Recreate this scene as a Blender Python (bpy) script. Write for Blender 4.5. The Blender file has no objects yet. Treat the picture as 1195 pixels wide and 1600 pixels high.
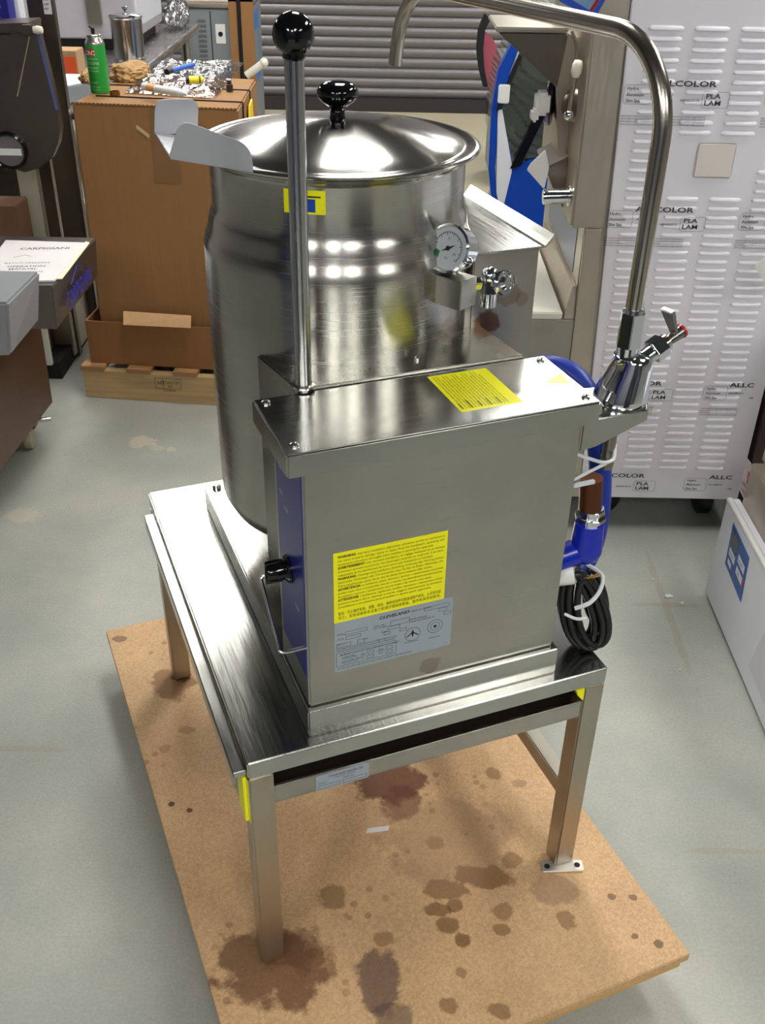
import bpy, bmesh, math, random
from mathutils import Vector, Matrix
random.seed(7)
PI = math.pi
CAM_LOC=(0.19,-1.026,1.718); CAM_PITCH=0.573503; CAM_ROLL=0.019505; FOCAL_PX=1569.944; STAND_ANG=0.380603
BOARD_Z = 0.12
sc = bpy.context.scene
col = sc.collection
# ------------------------------------------------------------------ camera
cam = bpy.data.cameras.new('camera')
cam.sensor_fit = 'VERTICAL'; cam.sensor_height = 36.0; cam.sensor_width = 36.0 * 1195 / 1600
cam.lens = 36.0 * FOCAL_PX / 1600; cam.clip_start = 0.02; cam.clip_end = 60
co = bpy.data.objects.new('camera', cam); col.objects.link(co)
co.matrix_world = Matrix.Translation(CAM_LOC) @ Matrix.Rotation(PI/2 - CAM_PITCH, 4, 'X') @ Matrix.Rotation(CAM_ROLL, 4, 'Z')
sc.camera = co
# ------------------------------------------------------------------ world, exposure
w = bpy.data.worlds.new('room_air'); sc.world = w; w.use_nodes = True
w.node_tree.nodes['Background'].inputs[0].default_value = (0.55, 0.6, 0.65, 1)
w.node_tree.nodes['Background'].inputs[1].default_value = 0.25
sc.view_settings.view_transform = 'Standard'; sc.view_settings.look = 'None'
sc.view_settings.exposure = 0.0; sc.view_settings.gamma = 1.0
LAMP_POWER = 24.5
LAMP_SPOTS = [(-0.95, 3.95), (1.2, 4.45), (-3.0, 4.2), (3.3, 4.4), (-0.95, 7.0), (1.6, 7.0), (0.2, 1.9), (2.1, 1.3), (-1.2, -2.5), (0.9, -2.5), (2.6,-2.0), (0.0,-3.3)]  # unseen lamps; those behind the camera are added to light the front faces
CEIL = 3.0

# ------------------------------------------------------------------ materials
def nodes(m):
    m.use_nodes = True; return m.node_tree, m.node_tree.nodes['Principled BSDF']
def srgb(r, g, b):
    f = lambda c: ((c/255)/12.92 if c/255 <= .04045 else (((c/255)+.055)/1.055)**2.4)
    return (f(r), f(g), f(b), 1)
MATS = {}
def plain(name, rgb, rough=.5, metal=0, bump=0, bscale=200, vary=0, **kw):
    if name in MATS: return MATS[name]
    m = bpy.data.materials.new(name); t, p = nodes(m)
    c = srgb(*rgb); p.inputs['Base Color'].default_value = c
    p.inputs['Roughness'].default_value = rough; p.inputs['Metallic'].default_value = metal
    for k, v in kw.items(): p.inputs[k].default_value = v
    if bump or vary:
        tc = t.nodes.new('ShaderNodeTexCoord'); n = t.nodes.new('ShaderNodeTexNoise'); n.inputs['Scale'].default_value = bscale
        n.inputs['Detail'].default_value = 4
        t.links.new(tc.outputs['Object'], n.inputs['Vector'])
        if bump:
            b = t.nodes.new('ShaderNodeBump'); b.inputs['Strength'].default_value = bump; b.inputs['Distance'].default_value = .002
            t.links.new(n.outputs[0], b.inputs['Height']); t.links.new(b.outputs[0], p.inputs['Normal'])
        if vary:
            n2 = t.nodes.new('ShaderNodeTexNoise'); n2.inputs['Scale'].default_value = 6; n2.inputs['Detail'].default_value = 5
            t.links.new(tc.outputs['Object'], n2.inputs['Vector'])
            r = t.nodes.new('ShaderNodeValToRGB'); r.color_ramp.elements[0].position = .3; r.color_ramp.elements[1].position = .7
            r.color_ramp.elements[0].color = tuple(x*(1-vary) for x in c[:3])+(1,); r.color_ramp.elements[1].color = tuple(min(1, x*(1+vary)) for x in c[:3])+(1,)
            t.links.new(n2.outputs[0], r.inputs[0]); t.links.new(r.outputs[0], p.inputs['Base Color'])
    MATS[name] = m; return m
def steel(name, rgb, rough, stretch, aniso=.0, rust=None, grain=.06, dent=.12):
    """brushed stainless steel; stretch = scale vector of the brushing noise"""
    if name in MATS: return MATS[name]
    m = bpy.data.materials.new(name); t, p = nodes(m); N = t.nodes; L = t.links
    p.inputs['Metallic'].default_value = 1; p.inputs['Roughness'].default_value = rough
    p.inputs['Base Color'].default_value = srgb(*rgb)
    tc = N.new('ShaderNodeTexCoord'); mp = N.new('ShaderNodeMapping'); mp.inputs['Scale'].default_value = stretch
    L.new(tc.outputs['Object'], mp.inputs['Vector'])
    n = N.new('ShaderNodeTexNoise'); n.inputs['Scale'].default_value = 1; n.inputs['Detail'].default_value = 3; L.new(mp.outputs[0], n.inputs['Vector'])
    mr = N.new('ShaderNodeMapRange'); mr.inputs[1].default_value = .3; mr.inputs[2].default_value = .7; mr.inputs[3].default_value = rough-grain; mr.inputs[4].default_value = rough+grain
    L.new(n.outputs[0], mr.inputs[0]); L.new(mr.outputs[0], p.inputs['Roughness'])
    n3 = N.new('ShaderNodeTexNoise'); n3.inputs['Scale'].default_value = 7; n3.inputs['Detail'].default_value = 1; L.new(tc.outputs['Object'], n3.inputs['Vector'])
    b2 = N.new('ShaderNodeBump'); b2.inputs['Strength'].default_value = dent; b2.inputs['Distance'].default_value = .006
    L.new(n3.outputs[0], b2.inputs['Height']); L.new(b2.outputs[0], p.inputs['Normal'])
    if aniso:
        p.inputs['Anisotropic'].default_value = abs(aniso)
        if aniso > 0: cx = N.new('ShaderNodeCombineXYZ'); cx.inputs[2].default_value = 1; L.new(cx.outputs[0], p.inputs['Tangent'])
        else:
            tg = N.new('ShaderNodeTangent'); tg.direction_type = 'RADIAL'; tg.axis = 'Z'; L.new(tg.outputs[0], p.inputs['Tangent']); p.inputs['Anisotropic Rotation'].default_value = .25
    n2 = N.new('ShaderNodeTexNoise'); n2.inputs['Scale'].default_value = 9; n2.inputs['Detail'].default_value = 6; L.new(tc.outputs['Object'], n2.inputs['Vector'])
    r = N.new('ShaderNodeValToRGB'); c = srgb(*rgb); r.color_ramp.elements[0].position = .35; r.color_ramp.elements[1].position = .65
    r.color_ramp.elements[0].color = tuple(x*.9 for x in c[:3])+(1,); r.color_ramp.elements[1].color = c
    L.new(n2.outputs[0], r.inputs[0]); out = r.outputs[0]
    if rust:
        for (x, y, z, rad, k) in rust:
            out = spot(t, tc.outputs['Object'], out, (x, y, z), (rad, rad, rad), srgb(120, 72, 30), k, 20)
    L.new(out, p.inputs['Base Color'])
    MATS[name] = m; return m
def spot(t, vec, base, cen, rad, colour, k, nscale=18, soft=.22, dist=1.0):
    """mix a ragged-edged stain of one colour over base around cen"""
    N = t.nodes; L = t.links
    mp = N.new('ShaderNodeMapping'); mp.vector_type = 'POINT'
    mp.inputs['Location'].default_value = tuple(-c/r for c, r in zip(cen, rad)); mp.inputs['Scale'].default_value = tuple(1/r for r in rad)
    L.new(vec, mp.inputs['Vector'])
    ln = N.new('ShaderNodeVectorMath'); ln.operation = 'LENGTH'; L.new(mp.outputs[0], ln.inputs[0])
    n = N.new('ShaderNodeTexNoise'); n.inputs['Scale'].default_value = nscale; n.inputs['Detail'].default_value = 6; n.inputs['Roughness'].default_value = .65; L.new(vec, n.inputs['Vector'])
    a = N.new('ShaderNodeMath'); a.operation = 'MULTIPLY_ADD'; L.new(n.outputs[0], a.inputs[0]); a.inputs[1].default_value = dist*2; L.new(ln.outputs['Value'], a.inputs[2])
    mr = N.new('ShaderNodeMapRange'); mr.inputs[1].default_value = 1+dist; mr.inputs[2].default_value = 1+dist-soft; mr.inputs[3].default_value = 0; mr.inputs[4].default_value = k
    L.new(a.outputs[0], mr.inputs[0])
    mx = N.new('ShaderNodeMix'); mx.data_type = 'RGBA'; L.new(mr.outputs[0], mx.inputs[0]); L.new(base, mx.inputs[6]); mx.inputs[7].default_value = colour
    return mx.outputs[2]
ST = (188, 186, 180)
ST_BODY = steel('steel_kettle', ST, .24, (6, 6, 900), .75, grain=.04, dent=.04, rust=[(.42, .262, 1.0, .03, .3)])
ST_X = steel('steel_brushed_across', (182, 181, 174), .32, (8, 300, 900), .6, grain=.05, dent=.05, rust=[(.30, .028, .57, .02, .35)])
ST_TOP = steel('steel_top_sheet', (188, 188, 184), .2, (300, 10, 300), grain=.05, dent=.10)
ST_HOOD = steel('steel_hood', (182, 182, 178), .2, (10, 400, 400), grain=.04, dent=.08)
ST_LEG = steel('steel_leg', (186, 180, 166), .36, (500, 500, 8), grain=.06)
ST_PIPE = steel('steel_pipe', (186, 178, 168), .24, (20, 20, 20), grain=.02, dent=.01)
ST_ROD = steel('steel_rod', (190, 190, 190), .24, (400, 400, 6), grain=.04, dent=.01)
ST_REAR = steel('steel_rear_console', (180, 176, 168), .34, (10, 10, 300), grain=.06, rust=[(.50, .308, .99, .022, .8), (.535, .308, 1.03, .02, .4), (.56, .308, 1.02, .014, .3)])
ST_SPOUT = plain('satin_steel_lip', (186, 188, 194), .42, .55)
ST_DARK = steel('steel_dark', (128, 118, 110), .36, (8, 300, 300), grain=.05)
ST_TAN = steel('steel_tan', (200, 190, 176), .42, (300, 300, 10), grain=.06)
CHROME = plain('chrome', (225, 228, 232), .06, 1)
BOLT = plain('bolt_steel', (205, 205, 202), .22, 1)
BLACK = plain('black_plastic', (12, 12, 15), .09)
BLACKM = plain('black_rubber', (17, 17, 19), .42)
DARK = plain('dark_hollow', (22, 20, 20), .8)
BLUE = plain('blue_enamel', (14, 40, 168), .25)
BLUEHOSE = plain('blue_hose_rubber', (16, 48, 150), .38)
BLUELAB = plain('blue_overlay', (30, 38, 118), .3)
YEL = plain('yellow_label', (240, 236, 10), .42)
INK = plain('black_ink', (24, 24, 20), .6)
INKY = plain('ink_on_yellow', (70, 66, 8), .6)
SILV = plain('silver_label', (150, 160, 168), .4)
WHITE = plain('white_plastic', (228, 228, 226), .35)
FILM = plain('white_film', (230, 228, 236), .33, 0, bump=.05, bscale=60)
WHITEM = plain('white_machine_panel', (218, 220, 230), .3)
CREAM = plain('cream_knob', (226, 220, 204), .3)
PAPER = plain('paper', (222, 216, 218), .7, vary=.03)
GREYP = plain('grey_paint', (128, 134, 138), .45)
BRASS = plain('brass', (150, 116, 66), .3, 1)
RED = plain('red_plastic', (168, 28, 30), .3)
ORANGE = plain('orange_print', (226, 88, 38), .5)
GREENC = plain('green_can_paint', (34, 140, 52), .3)
WHITEINK = plain('white_ink', (226, 232, 226), .5)
BLUEINK = plain('blue_ink', (40, 44, 160), .5)
TIE = plain('white_nylon', (210, 214, 218), .35)
COPPER = plain('copper_fitting', (96, 56, 34), .4, .7)
RAWWHITE = plain('white_board', (216, 214, 202), .5)
BLUEPAINT = plain('blue_paint', (10, 66, 172), .25)

def board_mat(name, stains):
    m = bpy.data.materials.new(name); t, p = nodes(m); N = t.nodes; L = t.links
    tc = N.new('ShaderNodeTexCoord'); v = tc.outputs['Object']
    vo = N.new('ShaderNodeTexVoronoi'); vo.inputs['Scale'].default_value = 260; L.new(v, vo.inputs['Vector'])
    bw = N.new('ShaderNodeRGBToBW'); L.new(vo.outputs['Color'], bw.inputs[0])
    r = N.new('ShaderNodeValToRGB'); e = r.color_ramp.elements
    e[0].position = .15; e[0].color = srgb(176, 138, 96); e[1].position = .85; e[1].color = srgb(214, 176, 132)
    L.new(bw.outputs[0], r.inputs[0])
    n = N.new('ShaderNodeTexNoise'); n.inputs['Scale'].default_value = 7; n.inputs['Detail'].default_value = 6; L.new(v, n.inputs['Vector'])
    r2 = N.new('ShaderNodeValToRGB'); r2.color_ramp.elements[0].position = .3; r2.color_ramp.elements[0].color = srgb(178, 146, 108); r2.color_ramp.elements[1].position = .62; r2.color_ramp.elements[1].color = srgb(208, 170, 128)
    L.new(n.outputs[0], r2.inputs[0])
    mx = N.new('ShaderNodeMix'); mx.data_type = 'RGBA'; mx.inputs[0].default_value = .5; L.new(r.outputs[0], mx.inputs[6]); L.new(r2.outputs[0], mx.inputs[7])
    out = mx.outputs[2]
    for (x, y, rx, ry, rgb, k, ns) in stains:
        out = spot(t, v, out, (x, y, 0), (rx, ry, 10), srgb(*rgb), k, ns)
    # small droplets
    vd = N.new('ShaderNodeTexVoronoi'); vd.inputs['Scale'].default_value = 26; L.new(v, vd.inputs['Vector'])
    mr = N.new('ShaderNodeMapRange'); mr.inputs[1].default_value = .22; mr.inputs[2].default_value = .16; mr.inputs[3].default_value = 0; mr.inputs[4].default_value = .5
    L.new(vd.outputs['Distance'], mr.inputs[0])
    ng = N.new('ShaderNodeTexNoise'); ng.inputs['Scale'].default_value = 5; L.new(v, ng.inputs['Vector'])
    mg = N.new('ShaderNodeMapRange'); mg.inputs[1].default_value = .54; mg.inputs[2].default_value = .6; L.new(ng.outputs[0], mg.inputs[0])
    mm = N.new('ShaderNodeMath'); mm.operation = 'MULTIPLY'; L.new(mr.outputs[0], mm.inputs[0]); L.new(mg.outputs[0], mm.inputs[1])
    m2 = N.new('ShaderNodeMix'); m2.data_type = 'RGBA'; L.new(mm.outputs[0], m2.inputs[0]); L.new(out, m2.inputs[6]); m2.inputs[7].default_value = srgb(132, 94, 54)
    L.new(m2.outputs[2], p.inputs['Base Color']); p.inputs['Roughness'].default_value = .62
    b = N.new('ShaderNodeBump'); b.inputs['Strength'].default_value = .15; b.inputs['Distance'].default_value = .001; L.new(bw.outputs[0], b.inputs['Height']); L.new(b.outputs[0], p.inputs['Normal'])
    return m
def floor_mat():
    m = bpy.data.materials.new('grey_epoxy_floor'); t, p = nodes(m); N = t.nodes; L = t.links
    tc = N.new('ShaderNodeTexCoord'); v = tc.outputs['Object']
    n = N.new('ShaderNodeTexNoise'); n.inputs['Scale'].default_value = 2.2; n.inputs['Detail'].default_value = 9; n.inputs['Roughness'].default_value = .62; L.new(v, n.inputs['Vector'])
    r = N.new('ShaderNodeValToRGB'); e = r.color_ramp.elements; e[0].position = .3; e[0].color = srgb(154, 157, 150); e[1].position = .7; e[1].color = srgb(180, 181, 172)
    L.new(n.outputs[0], r.inputs[0]); out = r.outputs[0]
    n4 = N.new('ShaderNodeTexNoise'); n4.inputs['Scale'].default_value = 160; L.new(v, n4.inputs['Vector'])
    r4 = N.new('ShaderNodeValToRGB'); r4.color_ramp.elements[0].position = .3; r4.color_ramp.elements[0].color = (.9, .9, .9, 1); r4.color_ramp.elements[1].position = .7; r4.color_ramp.elements[1].color = (1.05, 1.05, 1.05, 1)
    L.new(n4.outputs[0], r4.inputs[0])
    mu = N.new('ShaderNodeMix'); mu.data_type = 'RGBA'; mu.blend_type = 'MULTIPLY'; mu.inputs[0].default_value = 1; L.new(out, mu.inputs[6]); L.new(r4.outputs[0], mu.inputs[7]); out = mu.outputs[2]
    # pale scuffs
    for (x, y, rx, ry, k) in [(-0.657,2.058,0)[:2]+(.05, .045, .6), (-0.544,2.008,0)[:2]+(.02, .02, .5), (-0.926,1.575,0)[:2]+(.06, .05, .4), (-0.597,2.015,0)[:2]+(.03, .02, .4)]:
        out = spot(t, v, out, (x, y, 0), (rx, ry, 10), srgb(206, 196, 172), k, 40)
    # brownish wear marks, worn tan floor beyond
    for (x, y, rx, ry, k) in [(0.981,1.145,0)[:2]+(.012, .30, .35), (0.982,1.187,0)[:2]+(.12, .012, .3), (-0.624,0.605,0)[:2]+(.12, .01, .25), (0.914,0.357,0)[:2]+(.1, .008, .25)]:
        out = spot(t, v, out, (x, y, 0), (rx, ry, 10), srgb(150, 132, 108), k, 14)
    out = spot(t, v, out, (.6, 7.6, 0), (2.2, 3.2, 10), srgb(176, 160, 122), .55, 2)
    L.new(out, p.inputs['Base Color'])
    p.inputs['Roughness'].default_value = .5
    b = N.new('ShaderNodeBump'); b.inputs['Strength'].default_value = .15; b.inputs['Distance'].default_value = .003; L.new(n4.outputs[0], b.inputs['Height']); L.new(b.outputs[0], p.inputs['Normal'])
    return m
def cardboard(name='cardboard', rgb=(156, 112, 64), stains=()):
    m = bpy.data.materials.new(name); t, p = nodes(m); N = t.nodes; L = t.links
    tc = N.new('ShaderNodeTexCoord'); v = tc.outputs['Object']
    mp = N.new('ShaderNodeMapping'); mp.inputs['Scale'].default_value = (130, 130, 4); L.new(v, mp.inputs['Vector'])
    n = N.new('ShaderNodeTexNoise'); n.inputs['Scale'].default_value = 1; n.inputs['Detail'].default_value = 2; L.new(mp.outputs[0], n.inputs['Vector'])
    r = N.new('ShaderNodeValToRGB'); c = srgb(*rgb); r.color_ramp.elements[0].color = tuple(x*.9 for x in c[:3])+(1,); r.color_ramp.elements[1].color = tuple(x*1.08 for x in c[:3])+(1,)
    L.new(n.outputs[0], r.inputs[0]); out = r.outputs[0]
    for (cen, rad, rgb2, k) in stains: out = spot(t, v, out, cen, rad, srgb(*rgb2), k, 8, dist=.1)
    L.new(out, p.inputs['Base Color']); p.inputs['Roughness'].default_value = .75
    return m
def wood(name, rgb):
    m = bpy.data.materials.new(name); t, p = nodes(m); N = t.nodes; L = t.links
    tc = N.new('ShaderNodeTexCoord'); mp = N.new('ShaderNodeMapping'); mp.inputs['Scale'].default_value = (3, 30, 60); L.new(tc.outputs['Object'], mp.inputs['Vector'])
    n = N.new('ShaderNodeTexNoise'); n.inputs['Scale'].default_value = 1; n.inputs['Detail'].default_value = 5; L.new(mp.outputs[0], n.inputs['Vector'])
    r = N.new('ShaderNodeValToRGB'); c = srgb(*rgb); r.color_ramp.elements[0].position = .3; r.color_ramp.elements[0].color = tuple(x*.7 for x in c[:3])+(1,); r.color_ramp.elements[1].position = .65; r.color_ramp.elements[1].color = c
    L.new(n.outputs[0], r.inputs[0]); L.new(r.outputs[0], p.inputs['Base Color']); p.inputs['Roughness'].default_value = .7
    return m
def glass(name, tint=(.75, .85, .8), alpha=.25, rough=.02, bump=0):
    m = bpy.data.materials.new(name); m.use_nodes = True; t = m.node_tree; N = t.nodes; L = t.links
    for x in list(N): N.remove(x)
    o = N.new('ShaderNodeOutputMaterial'); tr = N.new('ShaderNodeBsdfTransparent'); tr.inputs[0].default_value = tint+(1,)
    g = N.new('ShaderNodeBsdfGlossy'); g.inputs['Roughness'].default_value = rough; mx = N.new('ShaderNodeMixShader')
    fr = N.new('ShaderNodeFresnel'); fr.inputs[0].default_value = 1.5
    a = N.new('ShaderNodeMath'); a.operation = 'ADD'; a.inputs[1].default_value = alpha; L.new(fr.outputs[0], a.inputs[0])
    if bump:
        tc = N.new('ShaderNodeTexCoord'); n = N.new('ShaderNodeTexNoise'); n.inputs['Scale'].default_value = 22; n.inputs['Detail'].default_value = 5; L.new(tc.outputs['Object'], n.inputs['Vector'])
        b = N.new('ShaderNodeBump'); b.inputs['Strength'].default_value = bump; b.inputs['Distance'].default_value = .02; L.new(n.outputs[0], b.inputs['Height']); L.new(b.outputs[0], g.inputs['Normal'])
    L.new(a.outputs[0], mx.inputs[0]); L.new(tr.outputs[0], mx.inputs[1]); L.new(g.outputs[0], mx.inputs[2]); L.new(mx.outputs[0], o.inputs[0])
    return m
def emit(name, rgb, s):
    m = bpy.data.materials.new(name); m.use_nodes = True; t = m.node_tree; N = t.nodes
    for x in list(N): N.remove(x)
    o = N.new('ShaderNodeOutputMaterial'); e = N.new('ShaderNodeEmission'); e.inputs[0].default_value = tuple(rgb)+(1,); e.inputs[1].default_value = s
    t.links.new(e.outputs[0], o.inputs[0]); return m

# ------------------------------------------------------------------ mesh helpers
def B(): return bmesh.new()
def box(bm, x0, x1, y0, y1, z0, z1):
    return hexa(bm, [(x0,y0,z0),(x1,y0,z0),(x1,y1,z0),(x0,y1,z0),(x0,y0,z1),(x1,y0,z1),(x1,y1,z1),(x0,y1,z1)])
def hexa(bm, p):
    v = [bm.verts.new(q) for q in p]
    for f in ((0,3,2,1),(4,5,6,7),(0,1,5,4),(1,2,6,5),(2,3,7,6),(3,0,4,7)): bm.faces.new([v[i] for i in f])
    return bm
def prism(bm, pts, a, d):
    """pts: closed 3D outline, d: thickness vector"""
    d = Vector(d); a = Vector(a)
    v0 = [bm.verts.new(Vector(p)+a) for p in pts]; v1 = [bm.verts.new(Vector(p)+a+d) for p in pts]; n = len(pts)
    bm.faces.new(v0); bm.faces.new(v1[::-1])
    for i in range(n): bm.faces.new([v0[i], v1[i], v1[(i+1) % n], v0[(i+1) % n]])
    bmesh.ops.recalc_face_normals(bm, faces=bm.faces); return bm
def xz(pts, y): return [(a, y, b) for a, b in pts]
def xy(pts, z): return [(a, b, z) for a, b in pts]
def yz(pts, x): return [(x, a, b) for a, b in pts]
def frame(d):
    d = Vector(d).normalized(); u = d.orthogonal().normalized(); return u, d.cross(u)
def cyl(bm, p0, p1, r0, r1=None, n=24, cap=True):
    r1 = r0 if r1 is None else r1; p0 = Vector(p0); p1 = Vector(p1); u, v = frame(p1-p0)
    a = [bm.verts.new(p0+(u*math.cos(t)+v*math.sin(t))*r0) for t in [2*PI*i/n for i in range(n)]]
    b = [bm.verts.new(p1+(u*math.cos(t)+v*math.sin(t))*r1) for t in [2*PI*i/n for i in range(n)]]
    for i in range(n): bm.faces.new([a[i], a[(i+1) % n], b[(i+1) % n], b[i]])
    if cap: bm.faces.new(a[::-1]); bm.faces.new(b)
    return bm
def lathe(bm, prof, o=(0,0,0), d=(0,0,1), n=48):
    """prof: (radius, height) pairs along direction d"""
    o = Vector(o); d = Vector(d).normalized(); u, v = frame(d) if abs(d.z) < .999 else (Vector((1,0,0)), Vector((0,1,0)))
    rings = []
    for r, h in prof:
        if r < 1e-6: rings.append([bm.verts.new(o+d*h)])
        else: rings.append([bm.verts.new(o+d*h+(u*math.cos(2*PI*i/n)+v*math.sin(2*PI*i/n))*r) for i in range(n)])
    for a, b in zip(rings, rings[1:]):
        for i in range(n):
            j = (i+1) % n
            if len(a) == 1 and len(b) == 1: break
            if len(a) == 1: bm.faces.new([a[0], b[j], b[i]])
            elif len(b) == 1: bm.faces.new([a[i], a[j], b[0]])
            else: bm.faces.new([a[i], a[j], b[j], b[i]])
    bmesh.ops.recalc_face_normals(bm, faces=bm.faces)
    return bm
def smooth_path(pts, k=6, closed=False):
    pts = [Vector(p) for p in pts]; out = []; n = len(pts)
    rng = range(n if closed else n-1)
    for i in rng:
        g = (lambda j: pts[j % n]) if closed else (lambda j: pts[min(max(j, 0), n-1)])
        p0, p1, p2, p3 = g(i-1), g(i), g(i+1), g(i+2)
        for s in range(k):
            t = s/k; out.append(.5*((2*p1)+(p2-p0)*t+(2*p0-5*p1+4*p2-p3)*t*t+(3*p1-p0-3*p2+p3)*t**3))
    if not closed: out.append(pts[-1])
    return out
def tube(bm, pts, r, n=12, closed=False, cap=True):
    pts = [Vector(p) for p in pts]; m = len(pts); rings = []; up = None
    for i in range(m):
        if closed: t = pts[(i+1) % m]-pts[i-1]
        else: t = pts[min(i+1, m-1)]-pts[max(i-1, 0)]
        t.normalize()
        up = t.orthogonal() if up is None else up-t*up.dot(t)
        up.normalize(); v = t.cross(up)
        rings.append([bm.verts.new(pts[i]+(up*math.cos(2*PI*k/n)+v*math.sin(2*PI*k/n))*r) for k in range(n)])
    for i in range(m if closed else m-1):
        a, b = rings[i], rings[(i+1) % m]
        for k in range(n): bm.faces.new([a[k], a[(k+1) % n], b[(k+1) % n], b[k]])
    if cap and not closed: bm.faces.new(rings[0][::-1]); bm.faces.new(rings[-1])
    return bm
def sphere(bm, c, r, s=(1,1,1), n=24):
    m = Matrix.Translation(c) @ Matrix.Diagonal((r*s[0], r*s[1], r*s[2], 1))
    bmesh.ops.create_uvsphere(bm, u_segments=n, v_segments=n//2, radius=1, matrix=m); return bm
def mesh_of(name, bm, m, bev=0, seg=2, ang=35):
    bm.normal_update()
    if bev:
        es = [e for e in bm.edges if len(e.link_faces) == 2 and e.calc_face_angle(0) > math.radians(40)]
        bmesh.ops.bevel(bm, geom=es, offset=bev, segments=seg, affect='EDGES', clamp_overlap=True)
    me = bpy.data.meshes.new(name); bm.to_mesh(me); bm.free()
    me.polygons.foreach_set('use_smooth', [True]*len(me.polygons))
    me.set_sharp_from_angle(angle=math.radians(ang))
    for x in (m if isinstance(m, (list, tuple)) else [m]): me.materials.append(x)
    return me
ROOT = {}
def thing(name, label, cat, loc, rot=0, group=None, local=False):
    o = bpy.data.objects.new(name, None); col.objects.link(o); o.location = loc; o.rotation_euler = (0, 0, rot); o.empty_display_size = .05
    o['label'] = label; o['category'] = cat
    if group: o['group'] = group
    M = Matrix.Translation(loc) @ Matrix.Rotation(rot, 4, 'Z')
    ROOT[o] = Matrix.Identity(4) if local else M.inverted(); return o
def setting(name, loc=(0,0,0)):
    return None
def part(name, bm, m, parent, bev=0, seg=2, ang=35, label=None, kind=None):
    """a child mesh given in the thing's own or in room coordinates"""
    me = mesh_of(name, bm, m, bev, seg, ang); M = ROOT[parent]; me.transform(M)
    o = bpy.data.objects.new(name, me); col.objects.link(o); o.parent = parent; ROOT[o] = M
    if label: o['label'] = label
    if kind: o['kind'] = kind
    return o
def single(name, bm, m, label, cat, bev=0, group=None, seg=2, ang=35):
    me = mesh_of(name, bm, m, bev, seg, ang)
    xs = [v.co for v in me.vertices]; c = Vector((sum(p.x for p in xs)/len(xs), sum(p.y for p in xs)/len(xs), min(p.z for p in xs)))
    me.transform(Matrix.Translation(-c)); o = bpy.data.objects.new(name, me); col.objects.link(o); o.location = c
    o['label'] = label; o['category'] = cat
    if group: o['group'] = group
    ROOT[o] = Matrix.Translation(-c)
    return o
def struct(name, bm, m, bev=0, parent=None):
    me = mesh_of(name, bm, m, bev); o = bpy.data.objects.new(name, me); col.objects.link(o)
    if parent: o.parent = parent
    else: o['kind'] = 'structure'
    ROOT[o] = Matrix.Identity(4); return o
def text_bm(lines, bm=None):
    """lines: (string, origin, x dir, y dir, height, width scale, bold offset, shear) set as flat lettering"""
    bm = bm or bmesh.new()
    for s, o, xd, yd, h, ws, off, sh in lines:
        cu = bpy.data.curves.new('lettering', 'FONT'); cu.body = s; cu.size = h/.7; cu.offset = off*h; cu.shear = sh; cu.resolution_u = 2
        ob = bpy.data.objects.new('lettering', cu); col.objects.link(ob)
        me = bpy.data.meshes.new_from_object(ob); bpy.data.objects.remove(ob); bpy.data.curves.remove(cu)
        x = Vector(xd).normalized(); y = Vector(yd).normalized(); z = x.cross(y)
        M = Matrix((( *(x*ws), ), (*y,), (*z,))).transposed().to_4x4(); M.translation = Vector(o)
        me.transform(M); bm.from_mesh(me); bpy.data.meshes.remove(me)
    return bm
def flat(name, bm, m, parent, label=None):
    me = bpy.data.meshes.new(name); bm.to_mesh(me); bm.free(); me.transform(ROOT[parent]); me.materials.append(m)
    o = bpy.data.objects.new(name, me); col.objects.link(o); o.parent = parent; ROOT[o] = ROOT[parent]
    if label: o['label'] = label
    return o
def lerp(a, b, t): return tuple(x+(y-x)*t for x, y in zip(a, b))

# ================================================================== SETTING
bm = B(); box(bm, -5, 5, -4, 8.2, -.1, 0); struct('floor', bm, floor_mat())
bm = B(); box(bm, -5, 5, -4, 8.2, CEIL, CEIL+.1); struct('ceiling', bm, plain('ceiling_tile', (84, 86, 88), .9))
WALLM = plain('wall_paint', (150, 148, 146), .8)
bm = B(); box(bm, -5, -2.6, 7.78, 8.0, 0, CEIL); box(bm, 3.4, 5, 7.78, 8.0, 0, CEIL); box(bm, -2.6, 3.4, 7.78, 8, 2.8, CEIL); struct('wall_back', bm, WALLM)
bm = B(); box(bm, -5.1, -5, -4, 8, 0, CEIL); struct('wall_left', bm, WALLM)
bm = B(); box(bm, 5, 5.1, -4, 8, 0, CEIL); struct('wall_right', bm, WALLM)
bm = B(); box(bm, -5, 5, -4.1, -4, 0, CEIL); struct('wall_front', bm, plain('wall_paint_front', (84, 86, 96), .8))
# rolling shutter: curved interlocking slats over a dark bottom bar
SHUT = plain('shutter_grey', (124, 119, 122), .42, .3)
door = struct('door_1', box(B(), -2.6, 3.4, 7.765, 7.79, 0, 2.8), plain('shutter_back', (60, 58, 60), .7))
struct('bottom_bar', box(B(), -2.6, 3.4, 7.69, 7.765, .0, .1), plain('shutter_bar', (48, 40, 44), .5), .004, door)
PIT = .0755
def slat_bm():
    bm = B(); n = 8; pr = [(0, 0), (.006, .0), (.020, .012), (.026, .03), (.026, .05), (.018, .066), (.006, .074), (0, .0755)]
    pts = [(-2.6, 7.765-a, b) for a, b in pr]
    prism(bm, pts, (0,0,0), (6.0, 0, 0)); return bm
s0 = struct('slat', slat_bm(), SHUT, 0, door); s0.location.z = .1
for i in range(1, 35):
    s = s0.copy(); s.location.z = .1+i*PIT; col.objects.link(s)
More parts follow.
